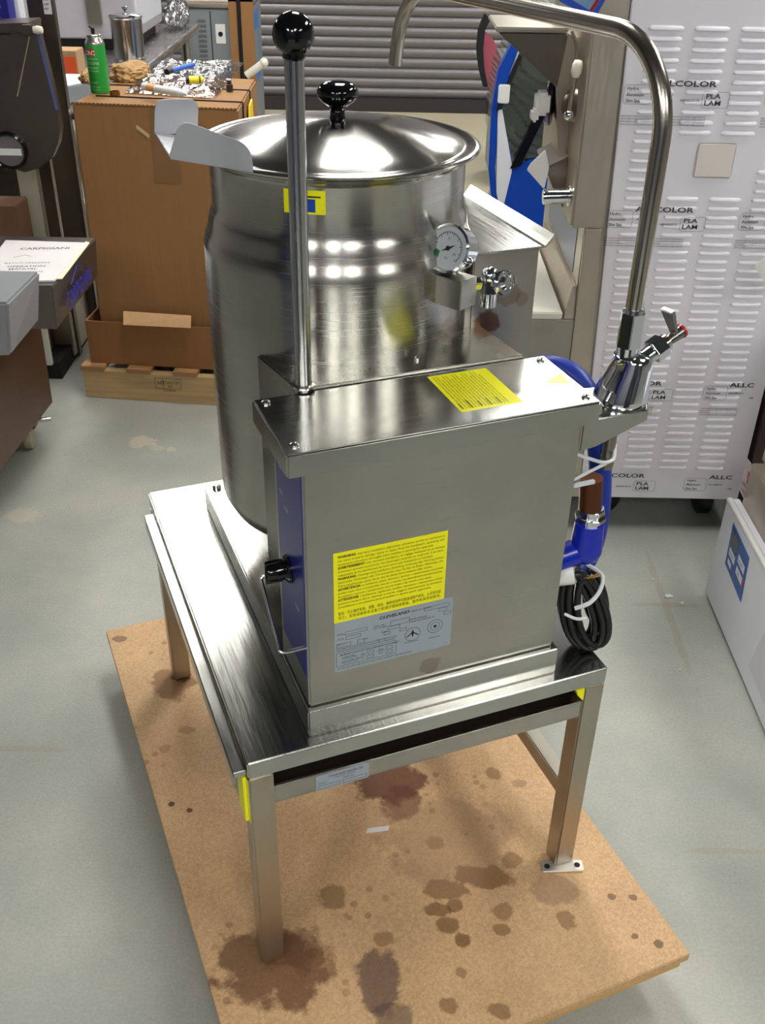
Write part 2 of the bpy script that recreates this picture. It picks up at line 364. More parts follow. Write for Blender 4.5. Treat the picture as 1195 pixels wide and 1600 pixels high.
# ceiling lights, with added fill panels behind the camera
LMAT = emit('lamp_diffuser', (1.0, .99, .93), LAMP_POWER)
LW, LL = .26, .56
def light_thing(x, y, i):
    t = thing('ceiling_light', 'unseen recessed white fluorescent ceiling light panel', 'light', (x, y, CEIL-.03), 0, 'fluorescent ceiling lights')
    bm = B(); box(bm, x-LW-.02, x+LW+.02, y-LL-.02, y+LL+.02, CEIL-.028, CEIL-.001); part('light_frame', bm, WHITE, t, .004)
    bm = B(); box(bm, x-LW, x+LW, y-LL, y+LL, CEIL-.034, CEIL-.0285); part('light_diffuser', bm, LMAT, t)
for i, (x, y) in enumerate(LAMP_SPOTS): light_thing(x, y, i)

# ================================================================== PARTICLE BOARD ON SKID
c = [(-0.485,0.886),(-0.058,-0.103),(0.745,0.04),(0.603,0.38)]
BA = math.atan2(-(c[0][1]-c[1][1]), -(c[0][0]-c[1][0]))     # direction of left edge
e_r = Vector((c[2][0]-c[3][0], c[2][1]-c[3][1])).normalized()
stains = [  # x, y, rx, ry, colour, strength, noise scale
 (0.016,-0.002,0.12)[:2]+(.105,.085,(96,58,28),.78,14), (0.046,0.025,0.12)[:2]+(.06,.045,(84,44,22),.5,16),
 (-0.293,0.701,0.12)[:2]+(.06,.055,(128,84,48),.75,16), (-0.271,0.728,0.12)[:2]+(.025,.025,(60,34,24),.7,16),
 (0.218,0.413,0.12)[:2]+(.085,.06,(92,42,22),.85,16), (0.244,0.363,0.12)[:2]+(.04,.05,(92,46,24),.7,20),
 (0.393,0.191,0.12)[:2]+(.07,.028,(122,84,40),.75,26), (0.326,0.161,0.12)[:2]+(.05,.022,(118,80,40),.7,26), (0.451,0.228,0.12)[:2]+(.025,.022,(122,84,44),.6,26),
 (0.113,0.143,0.12)[:2]+(.035,.032,(124,92,54),.7,22), (0.317,0.088,0.12)[:2]+(.025,.02,(112,76,34),.75,26), (0.348,0.058,0.12)[:2]+(.017,.017,(108,74,30),.8,20),
 (0.304,0.116,0.12)[:2]+(.025,.016,(112,76,34),.75,26), (0.335,0.13,0.12)[:2]+(.016,.015,(112,76,34),.7,26), (0.418,0.081,0.12)[:2]+(.016,.014,(118,82,40),.7,26), (0.421,0.117,0.12)[:2]+(.02,.022,(122,86,46),.6,26),
 (0.316,-0.063,0.12)[:2]+(.018,.016,(118,82,40),.7,26), (0.208,0.057,0.12)[:2]+(.022,.016,(122,88,46),.6,26), (0.398,-0.072,0.12)[:2]+(.022,.015,(112,78,40),.7,26),
 (0.203,-0.019,0.12)[:2]+(.045,.06,(86,66,58),.75,14), (0.23,-0.087,0.12)[:2]+(.035,.03,(80,62,56),.6,14), (0.331,0.278,0.12)[:2]+(.13,.12,(140,108,82),.45,9), (0.528,0.166,0.12)[:2]+(.05,.035,(128,98,78),.5,14),
 (0.432,0.448,0.12)[:2]+(.018,.016,(122,84,50),.6,20), (0.486,0.422,0.12)[:2]+(.018,.014,(140,104,66),.6,20), (0.305,0.265,0.12)[:2]+(.02,.02,(138,104,66),.6,20), (0.537,0.104,0.12)[:2]+(.018,.022,(128,92,56),.65,30),
 (0.34,-0.005,0.12)[:2]+(.012,.012,(120,86,46),.6,30), (0.627,0.152,0.12)[:2]+(.008,.007,(110,80,50),.8,30), (0.666,0.153,0.12)[:2]+(.008,.007,(110,80,50),.8,30), (0.654,0.072,0.12)[:2]+(.008,.007,(110,80,50),.8,30), (0.693,0.059,0.12)[:2]+(.009,.009,(90,70,44),.8,30),
 (-0.442,0.856,0.12)[:2]+(.02,.013,(96,72,50),.7,30), (-0.223,0.35,0.12)[:2]+(.007,.006,(70,40,24),.9,30), (-0.185,0.335,0.12)[:2]+(.007,.006,(84,50,30),.9,30), (-0.231,0.556,0.12)[:2]+(.02,.015,(150,110,70),.5,30), (-0.264,0.499,0.12)[:2]+(.014,.011,(160,116,74),.6,30),
]
def extend(a, b, k): return (a[0]+(a[0]-b[0])*k, a[1]+(a[1]-b[1])*k)
dl = Vector((c[0][0]-c[1][0], c[0][1]-c[1][1])).normalized()       # along the left edge, going back
dr = Vector((-dl.y, dl.x)) * -1                                     # to the right
p_tl = Vector(c[0]); p_br = Vector(c[2])
L_back = (p_tl-p_br).dot(dl); W_board = (p_br-p_tl).dot(dr)
p_bl = p_br-dr*W_board; p_tr = p_br+dl*L_back
quad = [p_bl, p_br, p_tr, p_tl]
t = thing('particle_board_platform', 'stained tan particle board laid flat under the steel stand', 'board', (quad[0].x, quad[0].y, 0), 0)
BM = board_mat('particle_board', [( s[0]-quad[0].x, s[1]-quad[0].y)+tuple(s[2:]) for s in stains])
prism(bm := B(), [(q.x, q.y, .101) for q in quad], (0,0,0), (0,0,.0188)); part('top_board', bm, BM, t, .0015)
lo = [p_bl+dr*.01+dl*.004, p_br-dr*.012+dl*.004, p_tr-dr*.012-dl*.01, p_tl+dr*.01-dl*.01]
prism(bm := B(), [(q.x, q.y, .083) for q in lo], (0,0,0), (0,0,.0175)); part('lower_board', bm, plain('orange_plywood', (206, 158, 84), .6, vary=.12), t, .0015, label='orange plywood sheet under the board')
PW = wood('skid_wood', (168, 132, 92))
for k in (.12, .5, .88):
    a = p_bl+dr*(W_board*k); b = a+dl*L_back
    pts = [a-dr*.045+dl*.12, a+dr*.045+dl*.12, b+dr*.045-dl*.12, b-dr*.045-dl*.12]
    prism(bm := B(), [(q.x, q.y, 0) for q in pts], (0,0,0), (0,0,.082)); part('runner', bm, PW, t, .003)
bm = B(); a = (0.17,0.286,0.12); b = (0.213,0.294,0.12)
prism(bm, [(a[0],a[1],.1201),(b[0],b[1],.1201),(b[0]+.003,b[1]+.012,.1201),(a[0]+.003,a[1]+.012,.1201)], (0,0,0), (0,0,.0006))
single('paper_scrap', bm, PAPER, 'small white paper strip lying on the particle board under the stand', 'paper')

# ================================================================== STAND (own axes: x along the front, y back)
W, D, H, T = .61, .80, .493, .039
st = thing('steel_stand', 'brushed stainless steel stand with four square legs on the particle board', 'stand', (0, 0, BOARD_Z), STAND_ANG, local=True)
bm = B(); box(bm, 0, W, 0, D, H-.034, H); part('table_top', bm, ST_TOP, st, .003, 3)
for i, (x, y) in enumerate(((0, 0), (W-T, 0), (0, D-T), (W-T, D-T))):
    bm = B(); box(bm, x, x+T, y+.0005, y+T, .004, H-.0342)
    lg = part('leg', bm, ST_LEG, st, .003)
    cx, cy = x+T/2, y+T/2
    bm = B()
    if i == 1:
        # bolted foot flange with two holes
        fp = [(.551,.023),(.627,-.003),(.619,-.026),(.543,-.002)]
        prism(bm, xy(fp, .0), (0,0,0), (0,0,.006)); part('foot_flange', bm, plain('galvanised', (222, 214, 208), .38, .75, bump=.3, bscale=120), lg, .0015)
        for hx, hy_ in ((.557,.006),(.612,-.011)):
            bm = B(); cyl(bm, (hx, hy_, .0055), (hx, hy_, .0066), .0055); part('bolt_hole', bm, DARK, lg)
    else:
        cyl(bm, (cx, cy, 0), (cx, cy, .014), .014, .017); part('foot', bm, BLACKM if i == 2 else ST_DARK, lg)
bm = B(); box(bm, T, W-T, .003, .010, .392, .428); box(bm, T, W-T, .003, .03, .392, .397); part('front_rail', bm, ST_X, st, .0015)
bm = B(); box(bm, T, W-T, D-.03, D-.005, .392, .428); part('back_rail', bm, ST_X, st, .0015)
bm = B(); box(bm, .004, .012, T, D-T, .305, .458); part('side_panel', bm, ST_X, st, .001)
bm = B(); box(bm, W-.012, W-.004, T, D-T, .392, .458); part('side_panel', bm, ST_X, st, .001)
bm = B(); box(bm, W-.034, W-.006, T, D-T, .165, .200); part('stretcher', bm, ST_LEG, st, .002)
bm = B(); box(bm, .02, W-.02, .034, D-.05, .395, .455); part('drain_tray', bm, plain('dark_drawer', (64, 58, 54), .4, .8), st, .001)
# drip shelf sliding out along the left side
bm = B(); box(bm, -.020, -.001, .008, .745, .462, .474); box(bm, -.020, -.0175, .008, .745, .44, .474); part('drip_shelf', bm, ST_TOP, st, .0015)
bm = B(); box(bm, -.0008, .0006, .006, .018, .36, .452); box(bm, -.006, -.001, .012, .05, .36, .455); part('yellow_sticker', bm, YEL, st)
hexa(bm := B(), [(.560,.001,.445),(.572,.001,.430),(.572,.014,.430),(.560,.014,.445),(.556,.001,.457),(.572,.001,.457),(.572,.014,.457),(.556,.014,.457)]); part('yellow_tab', bm, YEL, st, .001)
bm = B(); box(bm, .104, .190, .0012, .0028, .3935, .4265); lab = part('rating_label', bm, SILV, st)
fy = .0008; X = (1,0,0); Z = (0,0,1)
tl = [('CLEVELAND RANGE LTD', (.125, fy, .4185), X, Z, .0035, 1, .02, 0), ('TORONTO, CANADA', (.133, fy, .4135), X, Z, .0026, 1, 0, 0), ('MODEL', (.108, fy, .408), X, Z, .0026, 1, 0, 0), ('SERIAL NO.', (.148, fy, .408), X, Z, .0026, 1, 0, 0)]
bm = text_bm(tl)
def outline(bm, x0, x1, z0, z1, y, t=.0006):
    for a in ((x0, x1, z0, z0+t), (x0, x1, z1-t, z1), (x0, x0+t, z0, z1), (x1-t, x1, z0, z1)):
        v = [bm.verts.new(p) for p in ((a[0], y, a[2]), (a[1], y, a[2]), (a[1], y, a[3]), (a[0], y, a[3]))]; bm.faces.new(v)
outline(bm, .107, .143, .397, .4045, fy); outline(bm, .147, .187, .397, .4045, fy)
flat('lettering', bm, INK, lab)

# ================================================================== STEAM KETTLE
kt = thing('steam_kettle', 'stainless steel tilting steam kettle with domed lid standing on the steel stand', 'kettle', (0, 0, BOARD_Z), STAND_ANG, local=True)
x0, x1, y0, y1 = .101, .522, .020, .709
bm = B(); box(bm, x0, x1, y0, y1, H, H+.051); part('base_pan', bm, ST_TOP, kt, .0025, 3)
hb = H+.051
for p in ((.122, .685), (.500, .685)): 
    bm = B(); lathe(bm, [(.009, hb), (.009, hb+.004), (.006, hb+.008), (0, hb+.009)], (p[0], p[1], 0), n=16); part('bolt', bm, BOLT, kt)
# control housing and its hood
bm = B(); box(bm, .106, .515, .030, .168, hb, .947); hs = part('housing', bm, ST_X, kt, .003)
bm = B(); box(bm, .084, .536, .022, .187, .946, .981); part('hood', bm, ST_HOOD, kt, .003, 3)
for p in ((.100, .171), (.102, .045), (.521, .171), (.521, .042)):
    bm = B(); lathe(bm, [(.0062, .981), (.006, .9835), (.003, .9855), (0, .986)], (p[0], p[1], 0), n=16); part('screw', bm, BOLT, kt)
# blue control overlay on the housing's left face
bm = B(); box(bm, .1045, .106, .034, .152, .600, .945); ov = part('control_overlay', bm, BLUELAB, kt)
bm = text_bm([('OFF', (.1042, .138, .90), (0,-1,0), Z, .006, 1, 0, 0), ('ON', (.1042, .138, .86), (0,-1,0), Z, .006, 1, 0, 0), ('HEAT', (.1042, .115, .845), (0,-1,0), Z, .005, 1, 0, 0), ('TEMP', (.1042, .08, .70), (0,-1,0), Z, .006, 1, 0, 0)])
flat('lettering', bm, WHITEINK, ov)
bm = B(); kd = (-1,0,0); ko = (.1045, .105, .748)
lathe(bm, [(.021, 0), (.021, .004), (.015, .008), (.014, .03), (.012, .034), (0, .034)], ko, kd, 20)
box(bm, ko[0]-.036, ko[0]-.010, ko[1]-.003, ko[1]+.003, ko[2]-.019, ko[2]+.019); kn = part('control_knob', bm, BLACK, kt, .0012)
bm = tube(B(), smooth_path([(.106,.128,.728),(.078,.128,.728),(.070,.128,.724),(.068,.120,.716),(.068,.050,.664),(.068,.040,.658),(.076,.036,.656),(.106,.036,.656)], 4), .0028, 10); part('knob_guard', bm, BOLT, kt)
# kettle bracket between hood and body
bm = B(); prism(bm, xy([(.151,.1875),(.503,.1875),(.489,.345),(.17,.345),(.128,.322)], .60), (0,0,0), (0,0,.385)); part('trunnion_box', bm, steel('steel_bracket', (176, 176, 170), .24, (20, 20, 20), rust=None), kt, .003)
bm = B(); lathe(bm, [(.004, 0), (.004, .004), (.002, .006), (0, .006)], (.345, .225, .985), n=12); part('screw', bm, BOLT, kt)
bm = B(); lathe(bm, [(.005, 0), (.005, .006), (0, .007)], (.149, .195, .64), (-1,0,0), 12); part('screw', bm, BOLT, kt)
# body
KC = (.299, .443, 0)
bm = B()
prof = [(0,.600),(.10,.602),(.16,.622),(.198,.652),(.207,.672),(.2085,.684),(.2085,.90),(.2085,1.096),(.2085,1.106),(.2078,1.112),(.2055,1.119),(.2022,1.126),(.2003,1.132),(.1985,1.142),(.1968,1.150),(.1945,1.1555),(.192,1.161),(.191,1.168),(.191,1.18),(.191,1.232),(.1925,1.236),(.199,1.239),(.201,1.242),(.199,1.2445),(.188,1.2445),(.186,1.24),(.185,1.1),(.15,1.0),(0,.98)]
lathe(bm, prof, KC, n=96); kb = part('kettle_body', bm, ST_BODY, kt, ang=50)
# lid
bm = B()
lathe(bm, [(0,1.240),(.19,1.2455),(.2085,1.2455),(.2115,1.247),(.2120,1.2495),(.2095,1.2515),(.203,1.2525),(.196,1.251),(.190,1.2500),(.1865,1.2512),(.182,1.2545),(.165,1.2595),(.13,1.2680),(.09,1.2752),(.05,1.2805),(.022,1.2826),(0,1.283)], KC, n=96)
ld = part('lid', bm, steel('steel_lid', (192, 190, 186), .17, (8, 8, 8), -.8, grain=.02, dent=.02), kt, ang=60)
bm = B(); lathe(bm, [(.013,1.281),(.0118,1.285),(.0108,1.291),(.0112,1.297),(.017,1.302),(.025,1.307),(.0300,1.314),(.0300,1.322),(.0255,1.329),(.016,1.333),(0,1.3345)], KC, n=40); part('lid_knob', bm, BLACK, ld, ang=60)
# pouring lip (bent sheet channel) on the left of the rim
def sheet(pts, d): return prism(B(), pts, (0,0,0), d)
near, far = .305, .540
def rounded(poly, r, idx):
    out = []
    n = len(poly)
    for i, p in enumerate(poly):
        if i in idx:
            p = Vector(p); a = (Vector(poly[i-1])-p).normalized(); b = (Vector(poly[(i+1) % n])-p).normalized()
            for k in range(5):
                t = k/4; q0 = p+a*r; q1 = p+b*r; out.append(tuple(q0*(1-t)**2+p*2*t*(1-t)+q1*t*t))
        else: out.append(tuple(p))
    return out
bm = B()
prism(bm, rounded(xz([(.134,1.2535),(.131,1.286),(.043,1.323),(.025,1.279)], near), .016, (1, 2)), (0,0,0), (0,.0035,0))
bm2 = bm
prism(bm2, rounded(xz([(.110,1.255),(.116,1.302),(.052,1.305),(.046,1.256)], far), .016, (1, 2)), (0,0,0), (0,-.0035,0))
fl = [(.026,near),(.1335,near)]
for k in range(1, 12):
    a = math.radians(220-(220-152.5)*k/12); fl.append((KC[0]+math.cos(a)*.2145, KC[1]+math.sin(a)*.2145))
fl += [(.110,far),(.047,far)]
flz = lambda x, y: 1.2535+(.134-x)*.235-(y-near)*.06
prism(bm2, [(x, y, flz(x, y)-.003) for x, y in fl], (0,0,0), (0,0,.003))
part('pouring_lip', bm2, ST_SPOUT, kt, .0006)
# tilt lever
RB = (0.161,0.196,0.985)
bm = B(); cyl(bm, (RB[0], RB[1], .980), (RB[0], RB[1], 1.415), .0118, n=32); tv = part('tilt_lever', bm, ST_ROD, kt, .001)
bm = B(); lathe(bm, [(.016, 0), (.016, .003), (.012, .004)], (RB[0], RB[1], .985), n=24); part('lever_collar', bm, BOLT, tv)
bm = B(); sphere(bm, (RB[0], RB[1], 1.431), .0245, n=40); lathe(bm, [(.012,1.404),(.0135,1.406),(.0135,1.412)], (RB[0], RB[1], 0)); part('ball_knob', bm, BLACK, tv)
# rear console with raised lip
bm = B(); box(bm, .470, .582, .310, .60, .70, 1.104); box(bm, .30, .582, .312, .60, .70, 1.03)
part('rear_console', bm, ST_REAR, kt, .002)
hexa(bm := B(), [(.45,.302,1.104),(.590,.302,1.104),(.590,.60,1.104),(.45,.60,1.104),(.45,.302,1.107),(.590,.302,1.107),(.590,.60,1.107),(.45,.60,1.107)])
hexa(bm, [(.586,.302,1.106),(.590,.302,1.105),(.590,.60,1.105),(.586,.60,1.106),(.600,.302,1.124),(.603,.302,1.122),(.603,.60,1.122),(.600,.60,1.124)])
part('console_top', bm, ST_TOP, kt, .0008)
# gauge box, gauge, relief valve
bp = [(.362,.286),(.404,.214),(.437,.230),(.397,.302)]
prism(bm := B(), xy(bp, 1.057), (0,0,0), (0,0,.043)); gb = part('gauge_block', bm, ST_X, kt, .0012)
bm = tube(B(), smooth_path([(.368,.276,1.055),(.3665,.278,1.075),(.368,.276,1.1005),(.381,.283,1.1012),(.397,.289,1.1005)], 6), .0032, 8); part('weld_bead', bm, plain('weld_metal', (176, 170, 156), .45, 1, bump=.6, bscale=250), gb)
gax = Vector((-.80, -.52, .30)).normalized()        # the dial looks this way
go = Vector((0.398,0.249,1.139)); 
bm = B(); lathe(bm, [(0,-.032),(.026,-.032),(.031,-.030),(.031,-.004),(.0345,-.003),(.0345,.003),(.0315,.005),(.0300,.0015),(0,.0015)], go, gax, 48); gg = part('pressure_gauge', bm, CHROME, kt, ang=40)
bm = B(); lathe(bm, [(.0298,.0016),(.0298,.0022),(0,.0022)], go, gax, 48); part('gauge_dial', bm, plain('dial_white', (222, 224, 228), .4), gg)
gy = (Vector((0,0,1))-gax*gax.z).normalized(); gx = gy.cross(gax)
def gp(u, v, h=.0026): return go+gx*u+gy*v+gax*h
bm = B()
for k in range(28):
    a = math.radians(225-k*10); r1 = .0205 if k % 3 else .0185; q = math.radians(1.3)
    v = [bm.verts.new(gp(math.cos(a+s)*r, math.sin(a+s)*r)) for r, s in ((r1,-q),(.0225,-q),(.0225,q),(r1,q))]; bm.faces.new(v)
for k in range(27):
    a, b = math.radians(225-k*10), math.radians(215-k*10)
    v = [bm.verts.new(gp(math.cos(t)*r, math.sin(t)*r)) for r, t in ((.0225,a),(.0232,a),(.0232,b),(.0225,b))]; bm.faces.new(v)
nd = [(-.011,-.006),(.002,-.0015),(.012,.0065),(.0005,.0022)]
v = [bm.verts.new(gp(a, b, .0032)) for a, b in nd]; bm.faces.new(v)
v = [bm.verts.new(gp(math.cos(t)*.0035, math.sin(t)*.0035, .0034)) for t in [2*PI*i/12 for i in range(12)]]; bm.faces.new(v)
for s, a in (('0',-.0165),('15',-.004),('30',.009)):
    text_bm([(s, gp(a, -.008 if s != '15' else .012), gx, gy, .0036, 1, 0, 0)], bm)
text_bm([('PSI', gp(-.003, -.015), gx, gy, .003, 1, 0, 0)], bm)
flat('dial_marks', bm, INK, gg)
bm = B(); v = [bm.verts.new(gp(a, b, .0028)) for a, b in ((-.021,-.012),(-.0135,-.0145),(-.012,-.006),(-.020,-.003))]; bm.faces.new(v); flat('green_zone', bm, plain('green_zone', (30, 130, 70), .5), gg)
bm = B(); lathe(bm, [(.0299,.0040),(.0299,.0046),(0,.0046)], go, gax, 48); part('gauge_glass', bm, glass('gauge_glass', (.95,.97,.97), .03), gg)
bm = B(); cyl(bm, go-gax*.016-Vector((0,0,.045)), go-gax*.016-Vector((0,0,.028)), .008, n=16); part('gauge_stem', bm, BOLT, gg)
vo = Vector((.458, .232, 1.087))
bm = B(); cyl(bm, (.41,.255,1.082), vo, .010, n=6); cyl(bm, vo+Vector((0,0,-.035)), vo+Vector((0,0,.012)), .0125, n=24); cyl(bm, vo+Vector((0,0,-.014)), vo+Vector((0,0,.006)), .0155, n=6); sphere(bm, vo+Vector((0,0,.010)), .014)
rv = part('relief_valve', bm, CHROME, kt, .001)
vd = Vector((.35,-.85,.25)).normalized()
bm = B(); cyl(bm, vo, vo+vd*.026, .009, n=20); lathe(bm, [(.006,.024),(.016,.024),(.018,.027),(.016,.030),(.010,.029),(.006,.034),(0,.035)], vo, vd, 28)
tube(bm, [vo+vd*.028+Vector((math.cos(a)*.017, math.sin(a)*.3*.017, math.sin(a)*.017)) for a in [2*PI*i/20 for i in range(20)]], .0012, 6, True); part('valve_cap', bm, CHROME, rv, .0006)
# warning labels
def label_lines(body, bold, o, xd, yd, h, lead, width, ws=.92):
    L = []; 
    for i, (b, s) in enumerate(body):
        oo = Vector(o)-Vector(yd)*lead*i
        if b: L.append((b, oo, xd, yd, h*1.05, ws*1.0, .035, 0)); oo = oo+Vector(xd)*(len(b)*h*.98)
        L.append((s, oo, xd, yd, h, ws*.86, 0, 0))
    return L
WARN = [('WARNING:', 'Improper installation, adjustment, alteration, service or maintenance'), ('', 'can cause property damage, injury or death. Read the installation, operating and'), ('', 'maintenance instructions thoroughly before installing or servicing this equipment.'),
 ('AVERTISSEMENT:', 'Une mauvaise installation, un reglage inadequat ou un manque'), ('', "d'entretien peuvent occasionner des dommages materiels ou corporels. Il est donc"), ('', "indispensable de lire attentivement les instructions avant l'installation ou l'entretien."),
 ('WARNUNG:', 'Unsachgemasse Installation, Einstellung, Anderung oder Wartung konnen'), ('', 'Sachschaden, Verletzungen oder Tod verursachen. Lesen Sie bitte die Einbau-, Bedienungs- und'), ('', 'Wartungsanleitungen genau durch, ehe Sie dieses Gerat einbauen oder warten.'),
 ('ADVERTENCIA:', 'La instalacion, ajuste, alteracion, servicio o mantenimiento incorrecto'), ('', 'pueden causar danos a la propiedad, lesiones o muerte. Lea detenidamente las instrucciones'), ('', 'de instalacion, operacion y mantenimiento antes de instalar o dar servicio a este equipo.'),
 ('ATTENZIONE:', "L'installazione, regolazione, modifica, riparazione o manutenzione errate"), ('', 'possono causare danni, infortuni o morte. Leggere attentamente le istruzioni'), ('', 'di installazione e manutenzione prima di installare o riparare questo apparecchio.')]
CJK = [('', '警告：不正确的安装、调整、改动、维修或保养可能造成财产损失、人员受伤或'), ('', '死亡。安装或维修本设备之前请仔细阅读安装、操作和保养说明书。')]
def fit_text(bm, lines, o, xd, yd, h, lead, width):
    """each line squeezed to the label's width"""
    for i, (b, s) in enumerate(lines):
        full = (b+' '+s).strip(); oo = Vector(o)-Vector(yd).normalized()*lead*i
        cu = bpy.data.curves.new('m', 'FONT'); cu.body = full; cu.size = h/.7; ob = bpy.data.objects.new('m', cu); col.objects.link(ob); bpy.context.view_layer.update()
        wd = ob.dimensions.x; bpy.data.objects.remove(ob)
        tgt = width*(1 if i % 3 != 2 else .9); ws = tgt/wd
        if b:
            cu.body = b+' '; ob = bpy.data.objects.new('m', cu); col.objects.link(ob); bpy.context.view_layer.update(); wb = ob.dimensions.x; bpy.data.objects.remove(ob)
            text_bm([(b, oo, xd, yd, h*1.1, ws, .06, 0), (s, oo+Vector(xd).normalized()*(wb+h*.7)*ws*1.08, xd, yd, h, ws*.985, 0, 0)], bm)
        else: text_bm([(s, oo, xd, yd, h, ws, 0, 0)], bm)
        bpy.data.curves.remove(cu)
    return bm
ly = .0296
bm = B(); box(bm, .146, .316, ly-.0006, .0301, .693, .813); wl = part('warning_label', bm, YEL, kt, label='yellow label of small black warning text')
bm = B(); fit_text(bm, WARN, (.152, ly-.0009, .8045), X, Z, .0036, .00615, .158); fit_text(bm, CJK, (.152, ly-.0009, .706), X, Z, .0046, .0075, .158)
flat('lettering', bm, INKY, wl)
bm = B(); box(bm, .146, .331, ly-.0004, .0301, .601, .6925); dlb = part('data_plate', bm, SILV, kt, label='silver data plate with small black print')
dy = ly-.0008
dt = [('CLEVELAND', (.214, dy, .6815), X, Z, .0052, 1.15, .03, .25), ('TORONTO, CANADA', (.262, dy, .682), X, Z, .0025, 1, 0, 0), ('MODEL', (.150, dy, .6695), X, Z, .0024, 1, 0, 0), ('SERIAL NO.', (.206, dy, .6695), X, Z, .0024, 1, 0, 0),
 ('NO. DE SERIE', (.206, dy, .6655), X, Z, .0024, 1, 0, 0), ('VOLTS', (.150, dy, .6605), X, Z, .0024, 1, 0, 0), ('DESIGN PRESSURE', (.262, dy, .667), X, Z, .0024, 1, 0, 0), ('OPERATING PRESSURE  PSI', (.262, dy, .6625), X, Z, .0024, 1, 0, 0), ('PHASE', (.218, dy, .6555), X, Z, .0024, 1, 0, 0), ('AMPS', (.19, dy, .651), X, Z, .0024, 1, 0, 0), ('WATTS', (.150, dy, .651), X, Z, .0024, 1, 0, 0),
 ('SUITABLE FOR INSTALLATION ON COMBUSTIBLE FLOORS', (.149, dy, .6425), X, Z, .0025, 1, 0, 0), ('APPAREIL POUR INSTALLATION SUR PLANCHERS COMBUSTIBLES', (.149, dy, .6385), X, Z, .0022, 1, 0, 0), ('MINIMUM CLEARANCE / ESPACE MINIMUM DEGAGEMENT', (.154, dy, .6305), X, Z, .0025, 1, .01, 0),
 ('COMBUSTIBLE', (.157, dy, .6255), X, Z, .0022, 1, 0, 0), ('CONSTRUCTION', (.157, dy, .6225), X, Z, .0022, 1, 0, 0), ('NON-COMBUSTIBLE', (.157, dy, .6175), X, Z, .0022, 1, 0, 0), ('CONSTRUCTION', (.157, dy, .6145), X, Z, .0022, 1, 0, 0), ('SIDE', (.186, dy, .6235), X, Z, .0022, 1, 0, 0), ('COTE', (.186, dy, .6205), X, Z, .0022, 1, 0, 0), ('SIDE', (.186, dy, .6165), X, Z, .0022, 1, 0, 0), ('REAR', (.214, dy, .6245), X, Z, .0022, 1, 0, 0), ('ARRIERE', (.212, dy, .6215), X, Z, .0022, 1, 0, 0), ('REAR', (.214, dy, .6165), X, Z, .0022, 1, 0, 0),
 ('FOR USE ONLY WITH THE TYPE OF POWER STATED. DISCONNECT BEFORE SERVICING.', (.150, dy, .6055), X, Z, .0022, .95, 0, 0), ('CERTIFIED SAFETY', (.255, dy, .6245), X, Z, .002, 1, 0, 0), ('SANITATION', (.295, dy, .6225), X, Z, .0022, 1, 0, 0), ('ST-24', (.32, dy, .606), X, Z, .0018, 1, 0, 0), ('O', (.296, dy, .6435), X, Z, .0001, 1, 0, 0)]
bm = text_bm(dt)
for a in ((.162,.196,.6675,.6735),(.232,.262,.6645,.6735),(.285,.326,.6775,.684),(.308,.322,.6705,.6765),(.317,.328,.6625,.6685),(.163,.186,.6585,.6645),(.228,.247,.6585,.6645),(.149,.171,.6465,.6535),(.181,.192,.6465,.6535),(.222,.232,.6505,.656),(.247,.258,.6505,.656),(.1965,.207,.622,.6275),(.1965,.207,.614,.6195),(.226,.2365,.622,.6275),(.226,.2365,.614,.6195),(.1485,.242,.611,.636)): outline(bm, a[0], a[1], a[2], a[3], dy, .0005)
def disc_ring(bm, cx, cz, r, t, y, n=32, a0=0, a1=2*PI):
    for i in range(n):
        a, b = a0+(a1-a0)*i/n, a0+(a1-a0)*(i+1)/n
        v = [bm.verts.new((cx+math.cos(q)*rr, y, cz+math.sin(q)*rr)) for rr, q in ((r-t,a),(r,a),(r,b),(r-t,b))]; bm.faces.new(v)
disc_ring(bm, .268, .6395, .0125, .0006, dy); disc_ring(bm, .304, .6445, .0125, .0006, dy); disc_ring(bm, .304, .6445, .0075, .0005, dy); disc_ring(bm, .304, .6445, .0025, .0025, dy)
v = [bm.verts.new((.268+a, dy-.0001, .6395+b)) for a, b in ((-.010,-.003),(-.0085,-.004),(-.002,.001),(0,-.006),(.002,.001),(.0085,-.004),(.010,-.003),(.002,.0035),(0,.009),(-.002,.0035))]; bm.faces.new(v)
flat('lettering', bm, INK, dlb)
# hood label and faint warning triangle
hz = .9812
bm = B(); box(bm, .339, .432, .058, .174, .9808, hz); hl = part('warning_label', bm, YEL, kt, label='yellow warning label on the hood')
bm = B(); fit_text(bm, WARN, (.3465, .064, hz+.0003), (0,1,0), (-1,0,0), .003, .0048, .104)
flat('lettering', bm, INKY, hl)
bm = B(); v = [(.529,.124),(.492,.103),(.522,.087)]; prism(bm, xy(v, .981), (0,0,0), (0,0,.0004)); tr = part('warning_triangle', bm, plain('pale_yellow', (236, 228, 140), .4), kt)
# round kettle sticker: two curved labels
def curved(bm, a0, a1, z0, z1, r, n=8, th=.0005):
    for i in range(n):
        a, b = a0+(a1-a0)*i/n, a0+(a1-a0)*(i+1)/n
        P = lambda q, z, rr: (KC[0]+math.cos(q)*rr, KC[1]+math.sin(q)*rr, z)
        hexa(bm, [P(a,z0,r),P(b,z0,r),P(b,z0,r+th),P(a,z0,r+th),P(a,z1,r),P(b,z1,r),P(b,z1,r+th),P(a,z1,r+th)])
    bmesh.ops.remove_doubles(bm, verts=bm.verts, dist=1e-5)
    return bm
A0 = math.radians(-131.5); A1 = math.radians(-114)
ys = part('warning_sticker', curved(B(), A0, A1, 1.197, 1.229, .1912), YEL, kt, label='yellow sticker with a blue kettle pictogram')
part('pictogram', curved(B(), math.radians(-124.2), math.radians(-118.2), 1.200, 1.2175, .1914), plain('pictogram_blue', (20, 70, 170), .4), ys)
